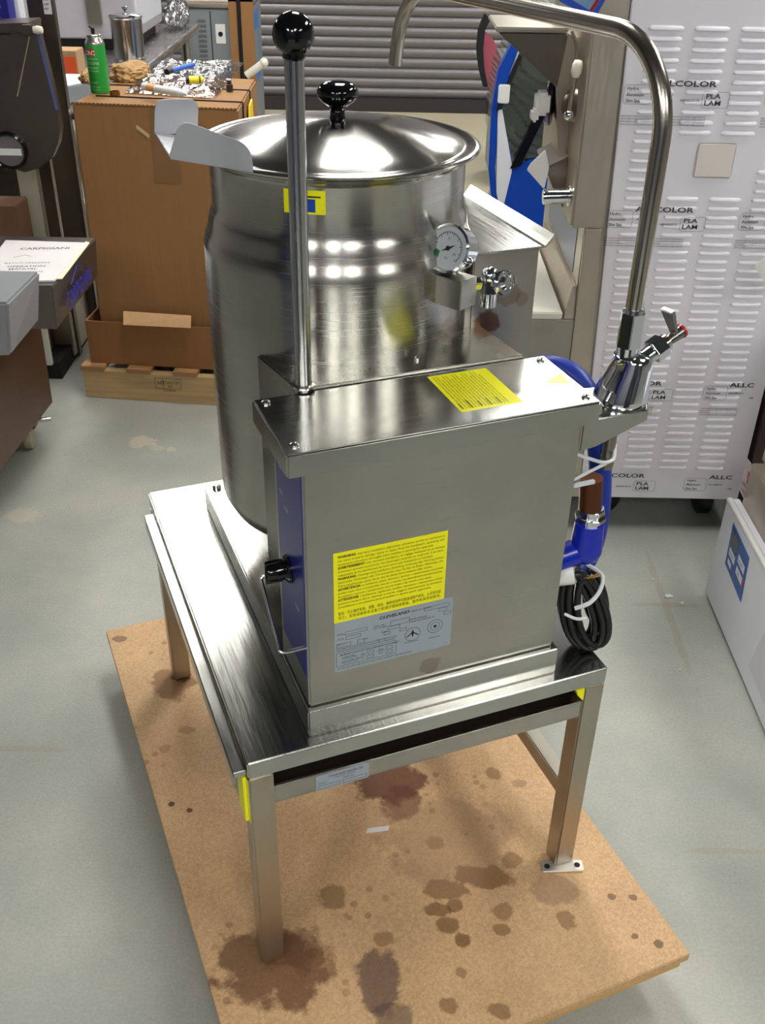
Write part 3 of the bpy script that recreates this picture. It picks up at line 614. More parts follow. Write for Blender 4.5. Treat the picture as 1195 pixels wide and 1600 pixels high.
part('pictogram', curved(B(), math.radians(-123.8), math.radians(-116.0), 1.2195, 1.2215, .1914), INK, ys)
part('side_sticker', curved(B(), math.radians(-212), math.radians(-203.5), 1.078, 1.112, .2087), YEL, kt)
# faucet bracket, faucet, swivel spout
br = [(.5365,.030),(.618,.030),(.632,.044),(.632,.085),(.605,.115),(.5365,.125)]
bm = B(); prism(bm, xy(br, .948), (0,0,0), (0,0,.003))
prism(bm, xz([(.5158,.903),(.540,.906),(.621,.934),(.621,.950),(.537,.950),(.5158,.9455)], .0285), (0,0,0), (0,.003,0))
part('faucet_bracket', bm, ST_HOOD, kt, .0006)
FB = (.600, .072)
bm = B()
# asymmetrical chrome cone with a bulge towards the valve
rings = []
for k, (z, r, ox, oy) in enumerate(((.951,.0385,0,0),(.956,.0395,0,0),(.962,.039,.001,0),(.985,.034,.005,-.001),(1.003,.030,.009,-.002),(1.014,.027,.011,-.002),(1.020,.024,.006,-.001),(1.022,.015,0,0))):
    rings.append([bm.verts.new((FB[0]+ox+math.cos(2*PI*i/40)*r, FB[1]+oy+math.sin(2*PI*i/40)*r, z)) for i in range(40)])
for a, b in zip(rings, rings[1:]):
    for i in range(40): bm.faces.new([a[i], a[(i+1) % 40], b[(i+1) % 40], b[i]])
bm.faces.new(rings[0][::-1]); bm.faces.new(rings[-1])
fc = part('faucet_body', bm, CHROME, kt, ang=60)
bm = B(); cyl(bm, (*FB, 1.02), (*FB, 1.040), .0155, n=24); lathe(bm, [(0,1.034),(.0185,1.034),(.0178,1.085),(0,1.085)], (FB[0], FB[1], 0), n=6); cyl(bm, (*FB, 1.083), (*FB, 1.090), .0155, .014, n=24)
part('hex_coupling', bm, CHROME, fc, .0008)
vdir = Vector((.86, .10, .42)).normalized(); v0 = Vector((FB[0]+.018, FB[1], 1.003))
bm = B(); cyl(bm, v0, v0+vdir*.035, .0125, n=24); cyl(bm, v0+vdir*.030, v0+vdir*.050, .0185, n=6); cyl(bm, v0+vdir*.050, v0+vdir*.058, .013, n=20)
part('valve_bonnet', bm, CHROME, fc, .0008)
bm = B(); cyl(bm, v0+vdir*.058, v0+vdir*.066, .008, n=16); part('packing_nut', bm, BRASS, fc)
bm = B(); cyl(bm, v0+vdir*.060, v0+vdir*.085, .0078, .010, n=20)
hd = Vector((-.42, .05, .9)).normalized(); hb0 = v0+vdir*.073; sd = hd.cross(vdir).normalized()
q = []
for (u, s, t_) in ((.0, .0055, .003), (.045, .0125, .004)):
    for a, b in ((-1,-1),(1,-1),(1,1),(-1,1)): q.append(hb0+hd*u+sd*(a*s)+vdir*(b*t_))
hexa(bm, q); part('lever_handle', bm, plain('handle_steel', (150, 148, 146), .25, 1), fc, .001)
bm = B(); lathe(bm, [(.0108,.0835),(.0108,.0875),(.007,.089),(0,.089)], v0, vdir, 24); part('red_index', bm, RED, fc)
sa = math.radians(95); sdv = Vector((math.cos(sa), math.sin(sa), 0))
def sp(u, z): return Vector((FB[0], FB[1], 0))+sdv*u+Vector((0,0,z))
path = [sp(0,1.084), sp(0,1.12), sp(0,1.2), sp(0,1.30)]
R1, ZT = .115, 1.425
path = [sp(0, 1.084), sp(0, 1.15), sp(0, 1.22), sp(0, ZT-R1)]
for k in range(1, 13):
    a = PI/2*k/12; path.append(sp(R1-R1*math.cos(a), ZT-R1+R1*math.sin(a)))
E_ = .735; R2 = .125
path.append(sp(.36, ZT)); path.append(sp(.5, ZT))
for k in range(0, 13):
    a = math.radians(78)*k/12; path.append(sp(E_-R2+R2*math.sin(a), ZT-R2+R2*math.cos(a)))
last = path[-1]; path.append(last+Vector((0,0,-.035))+sdv*.006)
bm = tube(B(), path, .0122, 24, cap=False); 
bm2 = bm; cyl(bm2, path[-1]+Vector((0,0,.001)), path[-1]+Vector((0,0,.0015)), .0105, n=24)
part('swivel_spout', bm2, ST_PIPE, fc, ang=60)
# supply shank under the bracket
bm = B(); cyl(bm, (.592,.068,.935), (.592,.068,.9475), .018, n=6); cyl(bm, (.592,.068,.86), (.592,.068,.94), .0095, n=20); cyl(bm, (.592,.068,.84), (.592,.068,.862), .0115, n=6)
part('supply_shank', bm, plain('dull_nickel', (150, 146, 138), .3, 1), kt, .0008)
# blue hose, blue elbow valve
hose = smooth_path([(.52,.235,.925),(.548,.222,.944),(.575,.200,.947),(.594,.172,.935),(.603,.14,.905),(.604,.115,.86),(.608,.10,.80),(.612,.095,.73),(.606,.092,.675),(.590,.088,.645),(.566,.085,.636),(.540,.085,.636)], 8)
part('blue_hose', tube(B(), hose, .0178, 16), BLUEHOSE, kt, ang=60)
hose2 = smooth_path([(.505,.225,.92),(.528,.208,.945),(.552,.192,.948),(.570,.172,.93),(.576,.16,.89)], 8)
part('blue_hose', tube(B(), hose2, .013, 14), BLUEHOSE, kt, ang=60)
bm = B(); cyl(bm, (.565,.05,.760), (.565,.05,.71), .0225, .0255, n=28); sphere(bm, (.565,.05,.71), .0255, n=28); cyl(bm, (.565,.05,.71), (.5165,.06,.694), .0205, n=24)
part('blue_valve', bm, BLUE, kt, ang=50)
bm = B(); cyl(bm, (.565,.05,.758), (.565,.05,.786), .0205, n=8); cyl(bm, (.565,.05,.765), (.565,.05,.774), .0245, n=8); part('union_nut', bm, CHROME, kt, .0015)
bm = B(); cyl(bm, (.562,.05,.784), (.558,.052,.838), .0175, n=20); part('copper_nipple', bm, COPPER, kt)
bm = B(); cyl(bm, (.5155,.072,.655), (.552,.050,.668), .0195, n=24); part('cable_gland', bm, WHITE, kt, .002)
part('cable_tie', tube(B(), smooth_path([(.512,.040,.895),(.54,.042,.880),(.570,.044,.866),(.590,.050,.866),(.600,.068,.880),(.598,.085,.900),(.58,.09,.905)], 5), .0028, 8), TIE, kt)
part('cable_tie', tube(B(), smooth_path([(.517,.040,.848),(.545,.042,.856),(.575,.046,.862)], 5), .0024, 8), TIE, kt)
part('cable_tie', box(B(), .517,.553,.034,.040,.838,.844), TIE, kt, .0008)
# coiled black power cord resting on the stand
def loop(bm, c, rx, rz, ydir, r, tilt, k=28):
    c = Vector(c); pts = []
    for i in range(k):
        a = 2*PI*i/k; u = math.cos(a)*rx*(1-.25*math.sin(a)); v = math.sin(a)*rz
        pts.append(c+Vector((u*math.cos(ydir)-v*tilt, u*math.sin(ydir), v)))
    tube(bm, pts, r, 10, True)
bm = B()
for i, (dx, dy_, sx) in enumerate(((0,0,1),(.007,.008,.97),(-.005,.014,1.0),(.006,.022,.94),(-.010,.006,.96),(.012,-.004,.92),(.0,.030,.98))):
    loop(bm, (.578+dx, .045+dy_, .5835), .026*sx, .083*sx, math.radians(-15), .0058, .30)
loop(bm, (.612, .070, .590), .016, .058, math.radians(-15), .0058, .28)
pc = part('power_cord', bm, BLACKM, kt, ang=60)
part('cable_tie', tube(B(), smooth_path([(.535,.012,.628),(.556,.004,.640),(.582,.018,.650),(.598,.045,.656),(.585,.09,.655)], 5), .0034, 8), TIE, pc)
part('cable_tie', tube(B(), smooth_path([(.530,.030,.605),(.545,.018,.600),(.562,.016,.598)], 5), .0026, 8), TIE, pc)
bm = B()
for a, b in (((.566,.035,.662),(.580,.028,.672)),((.562,.033,.660),(.566,.022,.670)),((.570,.038,.660),(.586,.032,.664))): tube(bm, [a, lerp(a,b,.5), b], .0018, 6)
part('bare_wire', bm, BRASS, pc)

# ================================================================== SHIPPING PALLET AND CARTON
p0 = Vector((-0.94,2.398,0)); ang = math.radians(-6.0); pd = Vector((math.cos(ang), math.sin(ang), 0)); pb = Vector((-math.sin(ang), math.cos(ang), 0))
PLW = wood('pallet_wood', (196, 164, 116)); SLW = wood('pallet_slat_wood', (176, 132, 86))
t = thing('wooden_pallet', 'low wooden pallet on the floor under the tall carton', 'pallet', tuple(p0), ang)
def obox(bm, o, u, v, a0, a1, b0, b1, z0, z1):
    P = lambda a, b, z: tuple(o+u*a+v*b+Vector((0,0,z)))
    return hexa(bm, [P(a0,b0,z0),P(a1,b0,z0),P(a1,b1,z0),P(a0,b1,z0),P(a0,b0,z1),P(a1,b0,z1),P(a1,b1,z1),P(a0,b1,z1)])
for b in (0, .34, .68):
    part('stringer', obox(B(), p0, pd, pb, 0, .80, b, b+.038, 0, .112), PLW, t, .002)
for k in range(5):
    part('deck_slat', obox(B(), p0, pd, pb, -.004+k*.176, .086+k*.176, -.006, .724, .112, .130), SLW, t, .002)
bm = text_bm([('HT', p0+pd*.285-pb*.0006+Vector((0,0,.072)), pd, Z, .016, 1, 0, 0), ('CA-2120', p0+pd*.315-pb*.0006+Vector((0,0,.078)), pd, Z, .011, .9, 0, 0), ('03', p0+pd*.325-pb*.0006+Vector((0,0,.062)), pd, Z, .011, 1, 0, 0), ('CWPCA', p0+pd*.305-pb*.0006+Vector((0,0,.045)), pd, Z, .009, 1, 0, 0)])
for a0, a1, z0, z1 in ((.275,.375,.056,.0575),(.275,.375,.098,.0995),(.275,.2765,.056,.0995),(.3735,.375,.056,.0995),(.305,.3065,.056,.0995)):
    P = lambda a, z: tuple(p0+pd*a-pb*.0006+Vector((0,0,z))); v = [bm.verts.new(P(a,z)) for a, z in ((a0,z0),(a1,z0),(a1,z1),(a0,z1))]; bm.faces.new(v)
flat('stamp', bm, INK, t)
# carton (slightly tapering tall box in a low tray)
CB = cardboard('kraft_cardboard', (148, 106, 62)); CB2 = cardboard('kraft_tray', (144, 97, 54)); TAPE = plain('packing_tape', (132, 96, 60), .3)
b0 = Vector((-.865, 2.45, .13)); b1 = Vector((-.335, 2.40, .13)); BZ = 1.043
tp = [Vector((-.850,2.44,BZ)), Vector((-.300,2.388,BZ)), Vector((-.305,2.935,BZ)), Vector((-.80,2.98,BZ))]
bt = [b0, b1, b1+Vector((.03,.53,0)), b0+Vector((.03,.53,0))]
ct = thing('cardboard_carton', 'tall brown cardboard carton standing on the wooden pallet', 'box', tuple(b0), 0)
part('carton_body', hexa(B(), [tuple(p) for p in bt]+[tuple(p) for p in tp]), CB, ct, .006)
tr_o = Vector((-.905, 2.432, .131)); u = (Vector((-.33,2.375,.131))-tr_o).normalized(); vv = Vector((-u.y, u.x, 0))
bm = B(); obox(bm, tr_o, u, vv, 0, .60, -.008, -.002, 0, .165); obox(bm, tr_o, u, vv, -.006, 0, -.008, .58, 0, .165); obox(bm, tr_o, u, vv, .60, .606, -.008, .58, 0, .165)
part('carton_tray', bm, CB2, ct, .001)
A_ = Vector((-0.762,2.41,0.339)); B_ = Vector((-0.512,2.38,0.339)); C_ = Vector((-0.512,2.36,0.301)); D_ = Vector((-0.76,2.38,0.3))
part('torn_flap', hexa(B(), [tuple(D_),tuple(C_),tuple(C_+Vector((0,.008,0))),tuple(D_+Vector((0,.008,0))),tuple(A_),tuple(B_),tuple(B_+Vector((0,.008,0))),tuple(A_+Vector((0,.008,0)))]), cardboard('torn_cardboard', (214, 170, 122)), ct, .001)
def onfront(px_u, z, off=.0015):   # point on the carton's front face: u across 0..1
    k = (z-.13)/(BZ-.13); a = b0.lerp(tp[0], k); b = b1.lerp(tp[1], k); p = a.lerp(b, px_u); n = Vector((-(b-a).y, (b-a).x, 0)).normalized(); p = p-n*off; return p
def fquad(u0, u1, z0, z1, off=.0015): 
    bm = B(); v = [bm.verts.new(onfront(a, z, off)) for a, z in ((u0,z0),(u1,z0),(u1,z1),(u0,z1))]; bm.faces.new(v); return bm
flat('packing_tape', fquad(.47, .64, .80, BZ-.004), TAPE, ct)
bm = B(); xs_ = [(.45,.475,.905),(.465,.50,.888)]
v = [bm.verts.new(onfront(a, z, .003)) for a, z in ((.385,.985),(.46,.955),(.455,.943),(.38,.973))]; bm.faces.new(v); flat('clear_tape_scrap', bm, plain('clear_tape', (204, 176, 138), .2), ct)
bm = B()
for r in (.044,):
    for i in range(36):
        a, b = 2*PI*i/36, 2*PI*(i+1)/36
        v = [bm.verts.new(onfront(.84+math.cos(q)*rr/.55, .60+math.sin(q)*rr, .002)) for rr, q in ((r-.0015,a),(r,a),(r,b),(r-.0015,b))]; bm.faces.new(v)
text_bm([(s, onfront(.79, z, .002), (1,-.09,0), Z, .009, 1, 0, 0) for s, z in (('THIS BOX', .615), ('MADE BY', .60), ('CORRUG', .585))], bm)
flat('box_maker_stamp', bm, plain('faded_ink', (120, 84, 48), .7), ct)
bm = B(); n_ = 40
for i in range(n_):   # corrugated flap edge along the top front
    a = lerp(tuple(tp[0]), tuple(tp[1]), i/n_); b = lerp(tuple(tp[0]), tuple(tp[1]), (i+.7)/n_)
    box(bm, a[0], b[0], a[1]-.002, a[1]+.004, BZ-.0005, BZ+.004)
part('corrugated_edge', bm, cardboard('cardboard_edge', (128, 86, 48)), ct, kind='stuff')
for k in (.60, .94): pass
bm = B(); a = tp[1].lerp(tp[2], .12)
tube(bm, [tuple(Vector((-.80, 2.56, BZ+.002))), tuple(Vector((-.300, 2.50, BZ+.002))), tuple(Vector((-.299, 2.50, BZ-.002))), tuple(Vector((-.303, 2.50, .4)))], .003, 4)
tube(bm, [(-.80, 2.76, BZ+.002), (-.304, 2.71, BZ+.002), (-.302, 2.71, BZ-.002), (-.304, 2.71, .4)], .003, 4)
part('strapping', bm, BLACKM, ct)
hexa(bm := B(), [tuple(Vector(p)) for p in ((-.297,2.60,.95),(-.291,2.60,.95),(-.291,2.70,.95),(-.297,2.70,.95),(-.297,2.62,1.01),(-.291,2.62,1.01),(-.291,2.69,1.02),(-.297,2.69,1.02))]); part('yellow_sticker', bm, plain('amber_label', (236, 200, 24), .5), ct)

# ---- things on the carton
def at_top(px): return px
o = Vector((-0.801,2.609,1.043))+Vector((0,.02,0))
sp_ = thing('spray_can', 'green spray can with a red badge standing on the carton', 'spray can', (o.x, o.y, BZ), 0)
bm = B(); lathe(bm, [(0,0),(.031,0),(.0325,.002),(.0325,.150),(.0315,.153)], (o.x, o.y, BZ+.001), n=40); part('can_body', bm, GREENC, sp_)
bm = B(); lathe(bm, [(.0322,.151),(.0325,.156),(.029,.163),(.024,.172),(.0225,.176),(.0235,.180),(.020,.182),(0,.180)], (o.x, o.y, BZ), n=40); part('can_shoulder', bm, plain('can_metal', (205, 200, 195), .25, .9), sp_)
bm = B(); cyl(bm, (o.x, o.y, BZ+.180), (o.x-.001, o.y, BZ+.200), .006, .0065, n=14); cyl(bm, (o.x-.001,o.y,BZ+.197), (o.x-.012,o.y-.002,BZ+.206), .003, n=8); part('nozzle', bm, BLACKM, sp_)
def wrap(bm, c, a0, a1, z0, z1, r, n=10):
    for i in range(n):
        a, b = a0+(a1-a0)*i/n, a0+(a1-a0)*(i+1)/n
        v = [bm.verts.new((c.x+math.cos(q)*r, c.y+math.sin(q)*r, z)) for q, z in ((a,z0),(b,z0),(b,z1),(a,z1))]; bm.faces.new(v)
    return bm
bdg = flat('red_badge', wrap(B(), o, math.radians(-148), math.radians(-84), BZ+.118, BZ+.140, .0329), plain('badge_red', (196, 44, 40), .4), sp_)
def wrap_text(s, c, amid, z, h, r, off=0, wide=1):
    bm = text_bm([(s, (0,0,0), (1,0,0), (0,1,0), h, wide, off, 0)]); xs = [v.co.x for v in bm.verts]; mid = (min(xs)+max(xs))/2
    for v in bm.verts:
        a = amid+(v.co.x-mid)/r; v.co = Vector((c.x+math.cos(a)*r, c.y+math.sin(a)*r, z+v.co.y))
    return bm
flat('lettering', wrap_text('CRC', o, math.radians(-116), BZ+.122, .013, .0332, .04, 1.1), WHITEINK, sp_)
for s, z, h in (('HEAVY DUTY', .107, .005), ('SILICONE', .092, .0085), ('LUBRICANT', .079, .006), ('MULTI-PURPOSE', .070, .004), ('WARNING', .034, .004), ('NET WT. 10 OZ', .020, .004), ('DANGER EXTREMELY', .012, .003)):
    flat('lettering', wrap_text(s, o, math.radians(-108), BZ+z, h, .0329), plain('pale_green_ink', (180, 214, 170), .5), sp_)
# small brown cap beside the can
o2 = Vector((-0.738,2.571,1.043))
bm = B(); lathe(bm, [(0,0),(.017,0),(.017,.016),(.0145,.016),(.0145,.004),(0,.004)], (o2.x, o2.y, BZ), n=24); single('brass_ferrule', bm, BRASS, 'small brown pipe cap beside the green spray can', 'pipe fitting')
# crumpled kraft paper
def crumple(name, c, s, m, label, seed, cat='paper', flatz=.0):
    rnd = random.Random(seed); bm = B(); bmesh.ops.create_icosphere(bm, subdivisions=4, radius=1)
    from mathutils import noise
    for v in bm.verts:
        p = v.co.copy(); n1 = noise.noise(p*1.6+Vector((seed,0,0))); n2 = abs(noise.noise(p*4.5+Vector((0,seed,0)))); n3 = abs(noise.noise(p*9+Vector((0,0,seed))))
        k = 1+.35*n1-.35*n2+.12*n3; v.co = Vector((c[0]+p.x*s[0]*k, c[1]+p.y*s[1]*k, max(c[2]+p.z*s[2]*k, flatz)))
    return single(name, bm, m, label, cat, ang=20)
KR = plain('kraft_paper', (178, 140, 92), .7, bump=.3, bscale=50, vary=.1)
o3 = Vector((-0.73,2.831,1.043))
crumple('crumpled_paper', (o3.x-.025, o3.y+.045, BZ+.024), (.085,.07,.038), KR, 'crumpled brown kraft paper behind the green spray can', 3, flatz=BZ+.001)
o3 = Vector((-0.859,2.732,1.043))
crumple('crumpled_paper', (o3.x-.02, o3.y+.05, BZ+.022), (.03,.04,.024), KR, 'small wad of brown paper left of the spray can', 5, flatz=BZ+.001)
# clear plastic parts bag, heap of folds, over the carton top
q = [(-0.716,2.613),(-0.399,2.545),(-0.388,3.254),(-0.726,3.23)]
CLR = glass('clear_plastic', (.86,.86,.9), .22, .08, bump=.8)
bm = B(); NX, NY = 44, 30; from mathutils import noise
grid = []
for j in range(NY+1):
    row = []
    for i in range(NX+1):
        a = Vector((q[0][0],q[0][1])).lerp(Vector((q[1][0],q[1][1])), i/NX); b = Vector((q[3][0],q[3][1])).lerp(Vector((q[2][0],q[2][1])), i/NX); p = a.lerp(b, j/NY)
        edge = min(i, NX-i, j*1.4, (NY-j)*1.4)/5; edge = min(1, edge)
        z = BZ+.004+edge*(.018+.012*noise.noise(Vector((p.x*22, p.y*22, 0)))+.010*abs(noise.noise(Vector((p.x*50, p.y*50, 3)))))
        row.append(bm.verts.new((p.x+.006*noise.noise(Vector((p.y*30,0,j)))*(edge < 1), p.y, z)))
    grid.append(row)
for j in range(NY):
    for i in range(NX): bm.faces.new([grid[j][i], grid[j][i+1], grid[j+1][i+1], grid[j+1][i]])
single('plastic_parts_bag', bm, CLR, 'crinkled clear plastic bag spread over the carton top', 'plastic bag', ang=25)
# tools on the bag
def rod_thing(name, label, cat, a, b, segs, z):
    a = Vector(a); b = Vector(b); d = b-a; t = thing(name, label, cat, tuple((a+b)/2+Vector((0,0,-.01))), 0)
    for nm, k0, k1, r0, r1, m in segs: part(nm, cyl(B(), a+d*k0, a+d*k1, r0, r1, n=16), m, t, .0008)
    return t
ZB2 = BZ+.048
a = (-0.503,2.61,1.091); b = (-0.445,2.628,1.091)
rod_thing('screwdriver', 'yellow and black stubby screwdriver lying on the clear plastic bag', 'screwdriver', a, b, [('handle', .0, .8, .011, .012, BLACKM), ('handle_grip', .18, .72, .0126, .0133, plain('tool_yellow', (232, 214, 30), .4)), ('handle_end', .8, 1, .0125, .009, plain('tool_yellow2', (214, 214, 70), .4)), ('shaft', -.45, 0, .0035, .0035, BOLT)], ZB2)
a = (-0.592,2.761,1.091); b = (-0.528,2.915,1.091)
rod_thing('blue_pen_tool', 'blue handled tool lying behind the yellow screwdriver', 'tool', a, b, [('handle', .12, 1, .0075, .009, plain('tool_blue', (30, 92, 190), .35)), ('tip', -.05, .14, .010, .010, BLACKM)], ZB2)
a = (-0.629,2.527,1.083); b = (-0.465,2.411,1.083)
rod_thing('white_tube', 'white sealant tube lying at the front of the plastic bag', 'tube', a, b, [('tube_body', 0, .85, .013, .012, WHITE), ('printed_band', .12, .3, .0133, .0132, plain('band_orange', (226, 178, 120), .5)), ('tube_end', .85, 1, .012, .004, WHITE)], ZB2)
a = (-0.368,2.686,1.06)
bm = B(); lathe(bm, [(0,0),(.012,0),(.012,.02),(.008,.022),(.008,.034),(0,.034)], (a[0], a[1], BZ+.003), n=16); single('pipe_fitting', bm, plain('gunmetal', (70, 68, 66), .4, .8), 'dark pipe fitting at the right edge of the carton top', 'pipe fitting')

# ================================================================== WORKTABLE BEHIND
TZ = .90
wt = thing('steel_worktable', 'long stainless steel worktable with an undershelf behind the carton', 'table', (-1.5, 4.2, 0), 0)
bm = B(); box(bm, -2.6, -.955, 3.05, 5.5, TZ-.012, TZ); tube(bm, [(-.962,3.05,TZ-.018),(-.962,5.5,TZ-.018)], .022, 16); tube(bm, [(-2.6,3.055,TZ-.018),(-.962,3.055,TZ-.018)], .02, 16)
part('table_top', bm, steel('steel_worktop', (178, 176, 174), .28, (300, 8, 300)), wt, .001)
for x, y in ((-1.02,3.12),(-1.02,4.3),(-1.02,5.42),(-2.5,3.12)):
    part('leg', cyl(B(), (x,y,0), (x,y,TZ-.012), .021, n=20), ST_LEG, wt)
bm = B(); box(bm, -2.6, -1.0, 3.1, 5.45, .27, .30); part('undershelf', bm, ST_TAN, wt, .003)
bm = B(); box(bm, -2.6, -1.9, 3.2, 5.4, .31, .84); single('storage_crate', bm, plain('crate_dark', (34, 32, 36), .7), 'dark crate stored on the undershelf of the worktable', 'crate', .01)
a = (-1.143,3.12,0.528)
bm = B(); box(bm, -1.55, -1.28, 3.6, 4.15, .3015, .33); single('paper_stack', bm, PAPER, 'white papers on the undershelf of the worktable', 'paper', .004)
# wrapped steel oven on the table
y_ = 3.95
fr = [(-1.342,1.352),(-1.004,1.358),(-0.937,0.993),(-1.361,0.991)]
ov_ = thing('wrapped_oven', 'steel oven wrapped in white film on the worktable', 'oven', (-1.4, 4.85, TZ), 0)
xl, xr = -2.1, -1.10
bm = B(); box(bm, xl, xr, 4.50, 5.2, TZ+.05, 1.7); part('oven_body', bm, plain('film_grey', (176, 172, 180), .35, vary=.04), ov_, .006)
bm = B(); box(bm, xl+.03, xr-.03, 4.52, 5.15, TZ+.001, TZ+.05); part('oven_plinth', bm, BLACKM, ov_, .004)
bm = B(); box(bm, xr-.22, xr-.15, 4.465, 4.498, TZ+.12, 1.65); part('door_rail', bm, ST_LEG, ov_, .004)
bm = text_bm([('PELER', (-1.55, 4.4985, 1.10), Z, (-1,0,0), .022, 1, 0, 0), ('PELER', (-1.36, 4.4985, 1.16), Z, (-1,0,0), .022, 1, 0, 0)]); flat('film_print', bm, plain('pink_ink', (196, 120, 120), .6), ov_)
bm = B(); box(bm, xr+.0005, xr+.012, 4.55, 5.15, TZ+.10, 1.6); part('oven_side_cover', bm, WHITEM, ov_, .003)
# lidded steel canister
k = Vector((-1.075, 3.72, TZ)); k = Vector((-1.076,4.243,0.9)); k.z = TZ
cn = thing('steel_canister', 'shiny steel canister with knobbed lid on the worktable', 'canister', tuple(k), 0)
bm = B(); lathe(bm, [(0,0),(.070,0),(.073,.004),(.075,.178),(.079,.183)], (k.x, k.y, k.z+.001), n=40); part('canister_body', bm, steel('steel_canister', (190, 186, 182), .16, (8,8,300)), cn)
bm = B(); lathe(bm, [(.079,.183),(.080,.190),(.07,.196),(.03,.204),(0,.206)], (k.x, k.y, k.z), n=40); part('canister_lid', bm, CHROME, cn)
bm = B(); lathe(bm, [(.006,.200),(.006,.212),(.014,.219),(.014,.228),(0,.234)], (k.x, k.y, k.z), n=20); part('lid_knob', bm, CHROME, cn)
# small orange label carton, white topped grey box, flat board
k = Vector((-1.101,3.22,0.97))
bm = B(); kx, ky = k.x, 3.42
kk = (-1.15,3.3,0.965); k2 = (-1.074,3.3,1.061); 
kk = (-1.249,3.62,0.909); k2 = (-1.167,3.62,1.013)
ob = thing('small_carton', 'small carton with an orange label on the worktable', 'box', (kk[0]+.03, 3.66, TZ), 0)
part('carton_body', box(B(), kk[0]-.012, k2[0]+.012, 3.62, 3.74, TZ+.001, k2[2]+.01), cardboard('small_kraft', (176, 140, 104)), ob, .002)
part('orange_label', box(B(), kk[0]+.004, k2[0]+.008, 3.618, 3.6195, TZ+.035, k2[2]-.012), ORANGE, ob)
gq = [(-1.083,0.944),(-1.04,0.876),(-0.955,0.942)]
gt = [(-1.057,2.914),(-1.009,2.919),(-1.002,3.122),(-1.05,3.253),(-1.152,3.256)]
gbx = thing('grey_scale_box', 'grey appliance with a white paper on top behind the carton', 'appliance', (gt[1][0], gt[1][1], TZ), 0)
part('appliance_body', prism(B(), xy([(-1.36,3.10),(-1.10,3.10),(-.98,3.28),(-.98,3.44),(-1.36,3.44)], TZ+.001), (0,0,0), (0,0,.062)), GREYP, gbx, .004)
part('paper', prism(B(), xy([(-1.33,3.115),(-1.11,3.115),(-1.00,3.28),(-1.02,3.42),(-1.33,3.42)], TZ+.064), (0,0,0), (0,0,.002)), PAPER, gbx)
bm = B(); lathe(bm, [(0,0),(.07,0),(.072,.006),(0,.008)], (-1.16, 3.85, TZ+.001), n=30); single('wooden_disc', bm, wood('disc_wood', (206, 176, 130)), 'round pale wooden board behind the spray can', 'board')
bm = B(); cyl(bm, (-1.22,3.50,TZ+.022), (-1.06,3.54,TZ+.022), .018, n=16); single('chrome_pipe', bm, CHROME, 'short chrome pipe lying on the worktable behind the spray can', 'pipe', .003)
# plastic wrap heap on the far end of the table
crumple('plastic_wrap', (-1.04, 5.33, TZ+.075), (.07,.12,.09), glass('wrap_film', (.8,.8,.84), .35, .15, bump=.8), 'clear plastic wrap heaped on the far end of the worktable', 8, 'plastic wrap', TZ+.001)

# ================================================================== GREY SLICER CABINET FAR BEHIND
gy0 = 5.75
gp_ = [(-1.119,0.672),(-0.811,0.677),(-0.805,0.943),(-1.095,0.924),(-0.671,0.68),(-0.586,0.798),(-0.586,0.968)]
gx0, gx1 = gp_[0][0], gp_[1][0]+.13; gzt = gp_[2][1]+.02
ga = thing('grey_appliance', 'grey painted appliance with a cardboard corner guard near the roller shutter', 'appliance', (gx0+.2, gy0+.2, 0), 0)
part('cabinet', box(B(), gx0, gx1, gy0, gy0+.6, .06, gzt), GREYP, ga, .01)
part('cabinet_base', box(B(), gx0+.03, gx1-.03, gy0+.03, gy0+.55, 0, .06), BLACKM, ga)
part('top_trim', box(B(), gx0-.01, gx1+.01, gy0-.02, gy0+.62, gzt, gzt+.035), ST_TAN, ga, .01)
ux = gx0+(gx1-gx0)*.45
part('door_seam', box(B(), ux, ux+.006, gy0-.002, gy0, .1, gzt-.02), DARK, ga)
for k in range(12): part('vent_slot', box(B(), gx0+.12, gx0+.17, gy0-.004, gy0, gzt-.08-k*.028, gzt-.066-k*.028), plain('vent_grey', (96, 100, 104), .5), ga)
part('switch_plate', box(B(), ux+.03, ux+.09, gy0-.006, gy0, gzt-.20, gzt-.09), WHITE, ga, .002)
part('switch', cyl(B(), (ux+.06,gy0-.012,gzt-.145), (ux+.06,gy0-.006,gzt-.145), .014), BLACKM, ga)
bm = B(); box(bm, ux+.12, ux+.27, gy0-.03, gy0-.018, gzt-.42, gzt+.05); box(bm, ux+.12, ux+.27, gy0-.03, gy0+.3, gzt+.036, gzt+.05); part('cardboard_guard', bm, CB, ga, .002)
bm = B(); box(bm, ux+.17, ux+.195, gy0-.034, gy0-.030, .1, gzt+.05); part('strap', bm, BLACKM, ga)
part('blue_sticker', box(B(), gx1, gx1+.003, gy0+.05, gy0+.45, gzt-.45, gzt-.05), plain('sticker_blue', (52, 124, 190), .4), ga)
part('sticker_patch', box(B(), gx1+.003, gx1+.0045, gy0+.12, gy0+.38, gzt-.38, gzt-.15), GREYP, ga)
a = (-0.643,5.2,0.675); b = (-0.54,5.2,0.745)
bm = B(); cyl(bm, a, b, .022, n=14); sphere(bm, b, .026); 
pb_ = thing('floor_roller', 'white capped roller arm beside the grey appliance', 'roller', (a[0], a[1], 0), 0)
part('roller', bm, CREAM, pb_, ang=50); part('roller_post', cyl(B(), (a[0],a[1],0), (a[0],a[1],a[2]), .012, n=12), BLACKM, pb_)

